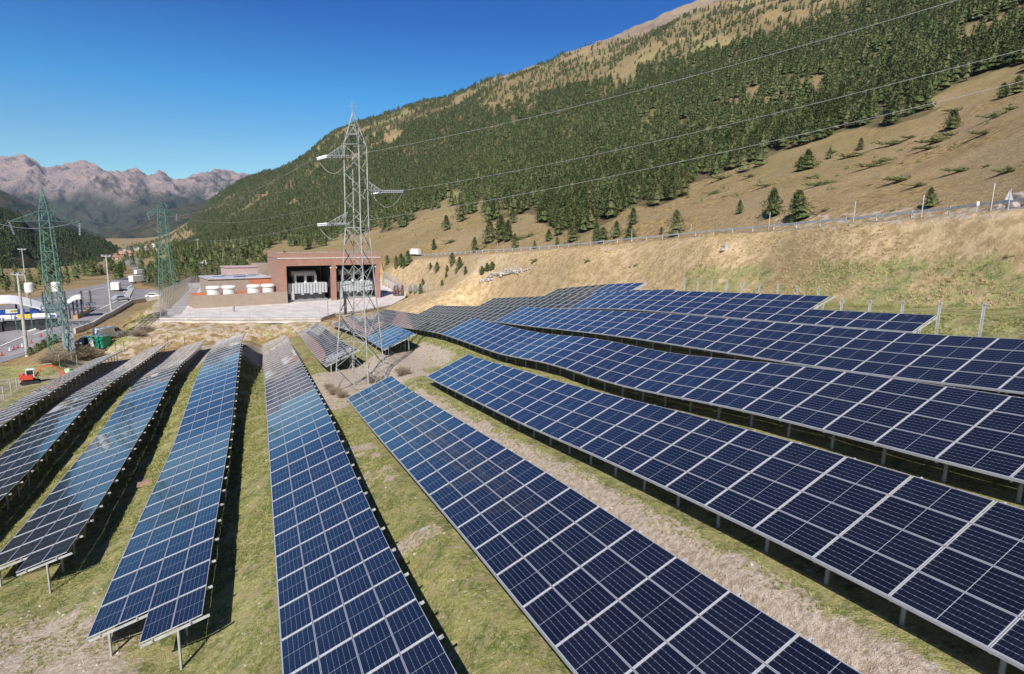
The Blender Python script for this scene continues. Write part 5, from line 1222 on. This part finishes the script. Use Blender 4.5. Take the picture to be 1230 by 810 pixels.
for i,(px_,py_,lb) in enumerate([(14,397,'toll booth with white and blue panel under the canopy, leftmost in view'),(38,396,'toll booth with yellow and white panel beside the lamp mast'),(57,395,'toll booth hidden behind the lattice legs of the left green tower'),(-8,399,'toll booth cut by the left frame edge')]):
    q=hit(px_,py_); e=empty('toll_booth',(q[0],q[1],q[2]+.1),R(25)); tag(e,lb,'toll booth'); MB().box((0,0,1.1),(3.6,1.6,2.2)).build('cabin',M_dark,e); MB().box((0,0,2.4),(4.4,2.2,.35)).build('roof',M_dsteel,e)
    MB().box((-.8,-.86,2.9),(2.4,.1,1.1)).build('panel',M_yel if i==1 else M_white,e); MB().box((1.3,-.88,2.9),(1.5,.1,1.0)).build('panel',M_white,e); MB().box((1.4,-.95,2.75),(.9,.06,.5)).build('emblem',M_blue,e); MB().box((0,-.84,1.4),(2.6,.06,.8)).build('window',M_glassd,e)
    for x in (-2.6,2.6): MB().tube((x,0,-.1),(x,0,3.4),.1,n=6).build('column',M_green,e)
# ------------------------------------------------------------ town down the valley and sheds
def house(px,py,w_,h_,d_,m,rm,label,rz=0,r=None,cat='building',win=True):
    q=hit(px,py) if r is None else at_r(px,py,r)
    s=(q@FW)/FPX; a=math.atan2(q[0],q[1]); W_=w_*s; Hh=h_*s; e=empty('house',(q[0],q[1],q[2]-1),-a+rz); tag(e,label,cat); MB().box((0,0,Hh/2),(W_,d_,Hh+2)).build('wall',m,e)
    MB().side_prism([(-W_*.54,Hh+.9),(W_*.54,Hh+.9),(0,Hh+1+W_*.16)],-d_*.54,d_*.54).build('roof',rm,e)
    if win:
        n=max(2,int(W_/4)); k=max(1,int(Hh/3.4)); b=MB()
        for i in range(n):
            for j in range(k): b.box((-W_/2+W_*(i+.5)/n,-d_/2-.03,1.9+j*3.2),(1.4,.08,1.4))
        b.build('windows',M_glassd,e)
M_pink=mat('salmon_render',(.60,.33,.27),.8,0,.06); M_slate=mat('slate_roof',(.17,.17,.19),.7,0,.15); M_stone2=mat('stone_wall',(.42,.38,.34),.9)
for a_ in [(145.5,306.5,5,6,14,M_pink,M_slate,'salmon apartment block in the distant town, left of the tallest one'),(155.5,309,4,9,14,M_pink,M_slate,'tallest salmon apartment block in the distant town'),(140,311.5,9,3,16,mat('red_roof_wall',(.55,.42,.38),.8),mat('reddish_roof',(.45,.22,.17),.8),'long low house with reddish roof at the lower left of the town'),(149,302.5,5,3.5,14,M_conc2,M_slate,'pale house behind the salmon blocks in the town'),(162,303,5,5.5,14,M_stone2,M_slate,'grey stone house in the middle of the town'),(166,300,5,3,14,M_conc2,M_slate,'pale house above the grey stone house'),(184.5,297.5,3.2,4.5,12,M_white,M_conc2,'white tower-like house at the foot of the forest slope'),(171,303.5,5,3.2,12,M_stone2,M_slate,'stone house at the left of the row of roofs'),(177,302,5,3.6,12,M_conc2,M_slate,'pale house in the row of roofs, middle'),(182.5,304,5,3.4,12,M_stone2,M_slate,'stone house right in the row of roofs near the distant tower'),(188,301,4,3.2,12,M_conc2,M_slate,'pale house right behind the distant green tower'),(159,299.5,6,3,14,M_stone2,M_slate,'flat looking house at the far end of the town'),(174,298.5,4,2.6,12,M_conc2,M_slate,'small pale house above the row of roofs'),(152,307,4,2.4,10,M_conc2,mat('reddish_roof',(.45,.22,.17),.8),'small house between the two salmon blocks')]:
    house(*a_)
q=hit(230,321); s=(q@FW)/FPX; e=empty('shed',tuple(q),R(12)); tag(e,'turquoise sheeted shed behind the trees left of the building','shed'); MB().box((0,0,3*s),(15*s,5,6.5*s)).build('wall',M_cyan,e); MB().side_prism([(-8*s,6.2*s),(8*s,6.2*s),(6*s,8*s),(-6*s,8*s)],-2.8,2.8).build('roof',M_cyan,e)
q=hit(245,321); s=(q@FW)/FPX; e=empty('caravan',tuple(q),R(12)); tag(e,'white boxy cabins right of the turquoise shed','cabin'); MB().box((0,0,3*s),(9*s,4,6*s)).build('wall',M_white,e); MB().box((2*s,-.2,7*s),(3*s,3,2.5*s)).build('upper_box',M_white,e); MB().box((0,-2.03,3.5*s),(2*s,.06,2*s)).build('window',M_glassd,e)
q=hit(257,320); s=(q@FW)/FPX; e=empty('hut',tuple(q),R(12)); tag(e,'small orange brown hut right of the white cabins','hut'); MB().box((0,0,1.6*s),(5*s,3,3.2*s)).build('wall',mat('wood_brown',(.30,.15,.09),.8),e); MB().box((0,0,3.4*s),(5.8*s,3.6,.5*s)).build('roof',M_slate,e)
# ------------------------------------------------------------ stones, scrap and haze
for i,(px_,py_,sz,c,lb) in enumerate([(175,582,.55,(.36,.22,.17),'flat reddish slab lying in the grass between two left rows'),(203,460,.3,(.6,.58,.55),'pale stone beside the shadow of the fourth row'),(291,416,.8,(.10,.09,.08),'dark discarded rack parts on dirt beyond the fourth row')]):
    q=hit(px_,py_); o=MB().box((0,0,.06),(sz*1.9,sz*1.1,.14),taper=.92).box((.1,.05,.17),(sz*1.2,sz*.8,.08),taper=.9).build('slab' if i!=1 else 'stone',mat('slab_%d'%i,c,.9,0,.2),loc=(q[0],q[1],q[2])); o.rotation_euler=(0,0,.5+i); tag(o,lb,'slab' if i!=1 else 'stone')


# ------------------------------------------------------------ grass tufts near the camera
tv=[]
for s_ in range(4):
    r=np.random.default_rng(400+s_); b=MB()
    for _ in range(16):
        a=r.random()*6.28; q=r.random()*.5; c=Vector((math.cos(a)*q,math.sin(a)*q,-.02)); h=.5+.6*r.random(); l=Vector((r.normal()*.35,r.normal()*.35,h)); s2=Vector((math.cos(a+1),math.sin(a+1),0))*.07
        b.add([c-s2,c+s2,c+l*.6+s2*.5,c+l],[(0,1,2,3)])
    tv.append(b)
def tuft_kinds(name,c0,c1,c2):
    m=foliage_material(name+'_blades',c0,c1,c2); k=bpy.data.collections.new(name)
    for b in tv: k.objects.link(bpy.data.objects.new(name,b.mesh(name,m)))
    return k
kg=tuft_kinds('green_tuft',(.16,.19,.05),(.33,.34,.11),(.50,.45,.22)); ks_=tuft_kinds('straw_tuft',(.50,.38,.20),(.66,.52,.30),(.42,.36,.17))
def ground_pts(n,p0,p1,t0,t1):
    p=p0+(p1-p0)*rg.random(n); t=t0+(t1-t0)*rg.random(n); return Dv[0]*t+Nv[0]*p,Dv[1]*t+Nv[1]*p,p,t
X_,Y_,p_,t_=ground_pts(330000,-27,44,-2,85); z_=H(X_,Y_); qx,qy,qz=proj(np.stack([X_,Y_,z_],1)); kf=((p_-.11)/6.61+5); gf=(kf-np.floor(kf))*6.61; gk=np.floor(kf)
ok=(qx>-30)&(qx<1260)&(qy<850)&(qz>0)&((gf>3.3)|(p_<-5))&(fbm(X_/1.3,Y_/1.3,3)>.47)
trk=((gk==6)&(gf>3.5)&(gf<6.0)&(t_<52))|((p_>1)&(p_<19)&(t_>52)&(t_<74))|((p_<-4)&(t_+.3*p_<23)); ok0=(qx>-30)&(qx<1260)&(qy<850)&(qz>0)&((gf>3.3)|(p_<-5)); ok&=~trk|(rg.random(len(X_))<.05)
ok&=rg.random(len(X_))<np.clip(34/np.maximum(qz,1),.15,1)
scatter('grass',np.stack([X_,Y_,z_],1)[ok],(.05+.07*rg.random(ok.sum()))*np.clip(qz[ok]/26,1,2.2),kg,'short green grass tufts between the solar rows'); print('tufts',ok.sum())
kr=bpy.data.collections.new('stone_kinds')
for i_ in range(3):
    o_=rockmesh('stone_kind',[(600+i_,(0,0,0),(1.,.8,.55))],mat('field_stone',(.50,.45,.38),.9,0,.3,3.)); C.objects.unlink(o_); kr.objects.link(o_)
s_ok=ok0&(rg.random(len(X_))<np.where(trk|((p_<-3)&(t_+.35*p_<28)),.10,.010))
scatter('gravel',np.stack([X_,Y_,z_],1)[s_ok],.02+.075*rg.random(s_ok.sum())**3,kr,'small pale stones lying in the soil between the solar rows'); print('stones',s_ok.sum())
X_,Y_,p_,t_=ground_pts(90000,44,66,-5,140); z_=H(X_,Y_); qx,qy,qz=proj(np.stack([X_,Y_,z_],1)); lat=np.min(np.hypot(X_[:,None]-GP[None,::2,0],Y_[:,None]-GP[None,::2,1]),1)
ok=(qx>-30)&(qx<1300)&(qz>0)&(lat>4)&(p_<58)&(rg.random(len(X_))<.55*np.clip(1.6*fbm(X_/4,Y_/4,3)-.3,0,1))
scatter('dry_grass',np.stack([X_,Y_,z_],1)[ok],.13+.15*rg.random(ok.sum()),ks_,'long dry straw grass on the bank below the road'); print('straw',ok.sum())
kj=bpy.data.collections.new('scrub_kinds')
for i_ in range(3): kj.objects.link(bpy.data.objects.new('scrub_kind',crown_mesh('scrub_kind',M_fol2,seed=195+i_,n=40,leaf=.17,rad=.5,nl=3,base=.0,core=False,flat=True)))
x,y=cands(-38,46,70,1000,26000); z=H(x,y); qx,qy,qz=proj(np.stack([x,y,z],1)); p_=x*Nv[0]+y*Nv[1]; r_s=np.hypot(x,y)
lat=np.min(np.hypot(x[:,None]-GP[None,::2,0],y[:,None]-GP[None,::2,1]),1)
ok=(qx>200)&(qx<1300)&(p_>60)&(lat>9)&(fbm(x/35,y/18,4)>.52)&(rg.random(len(x))<.55)&(forest_density(x,y,z)<.9)
scatter('scrub',np.stack([x,y,z],1)[ok],.5+1.3*rg.random(ok.sum())**2,kj,'scattered low scrub on the dry mountainside'); print('scrub',ok.sum())
# ------------------------------------------------------------ bushes at the tower feet and by the road
M_twig=mat('dry_twigs',(.30,.235,.17),.9,0,.25,9.)
def twigs(seed,n=150,h=1.):
    r=np.random.default_rng(seed); b=MB()
    for _ in range(n):
        a=r.random()*6.28; q=r.random()**.7*.5; c=Vector((math.cos(a)*q*.5,math.sin(a)*q*.5,0)); e_=Vector((math.cos(a)*q*1.3+r.normal()*.1,math.sin(a)*q*1.3+r.normal()*.1,h*(.4+.6*r.random()))); b.bar(c,e_,.008); m_=c.lerp(e_,.6); b.bar(m_,m_+Vector((r.normal()*.2,r.normal()*.2,.15)),.01); b.bar(m_,m_+Vector((r.normal()*.2,r.normal()*.2,.2)),.01)
    return b.mesh('dry_bush',M_twig)
TWM=[twigs(500+i) for i in range(3)]
for i,(px_,py_,h) in enumerate([(402,474,1.1),(411,478,1.),(449,460,1.2),(484,451,1.3),(395,468,.9)]):
    q=hit(px_,py_); o=put('dry_bush',TWM[i%3]); o.location=tuple(q); o.scale=(h*1.1,h*1.1,h*.8); tag(o,'leafless brown bush at the foot of the central lattice tower','bush','dry bushes around the tower feet')
for i,(px_,py_,h) in enumerate([(37,427,1.5),(46,423,1.6),(53,419,1.6),(59,416,1.7),(67,412,1.6)]):
    q=hit(px_,py_); o=put('hedge_bush',bushy[i%2]); o.location=tuple(q); o.scale=(h*1.5,h*1.5,h); tag(o,'dark round bush in the line along the near road edge','bush','round bushes along the road edge')
for i,(px_,py_,h) in enumerate([(60,437,2.0),(70,433,2.2),(97,425,2.3),(105,428,2.4),(112,430,2.0),(92,431,1.8),(166,404,1.8),(176,399,1.8)]):
    q=hit(px_,py_); o=put('dry_bush',TWM[i%3]); o.location=tuple(q); o.scale=(h*1.5,h*1.5,h*.8); tag(o,'brown bush on the earth bank between the toll road and the left solar rows','bush','brown bushes on the left bank')
for x_,y_ in ((78,436),(86,432),(93,441),(72,441)):
    q=hit(x_,y_); e=MB().tube((0,0,-.2),(0,0,2.0),.04,n=6).box((0,0,2.02),(.1,.1,.05)).build('marker_post',M_galv,loc=tuple(q)); tag(e,'thin pale post on the rough ground right of the excavator','post','pale posts right of the excavator')
# ------------------------------------------------------------ air
hz=MB().box((-1500,1500,700),(19000,17000,1900)); m=bpy.data.materials.new('haze_air'); m.use_nodes=True; t=m.node_tree; t.nodes.clear(); o_=t.nodes.new('ShaderNodeOutputMaterial'); pv=t.nodes.new('ShaderNodeVolumePrincipled'); pv.inputs['Density'].default_value=3.6e-5; pv.inputs['Color'].default_value=(.40,.66,1.0,1); pv.inputs['Anisotropy'].default_value=.1; t.links.new(pv.outputs[0],o_.inputs['Volume'])
if 3.6e-5>0: tag(hz.build('haze',m),kind='stuff')
for i_,(px_,py_) in enumerate([(1,1)]): pass
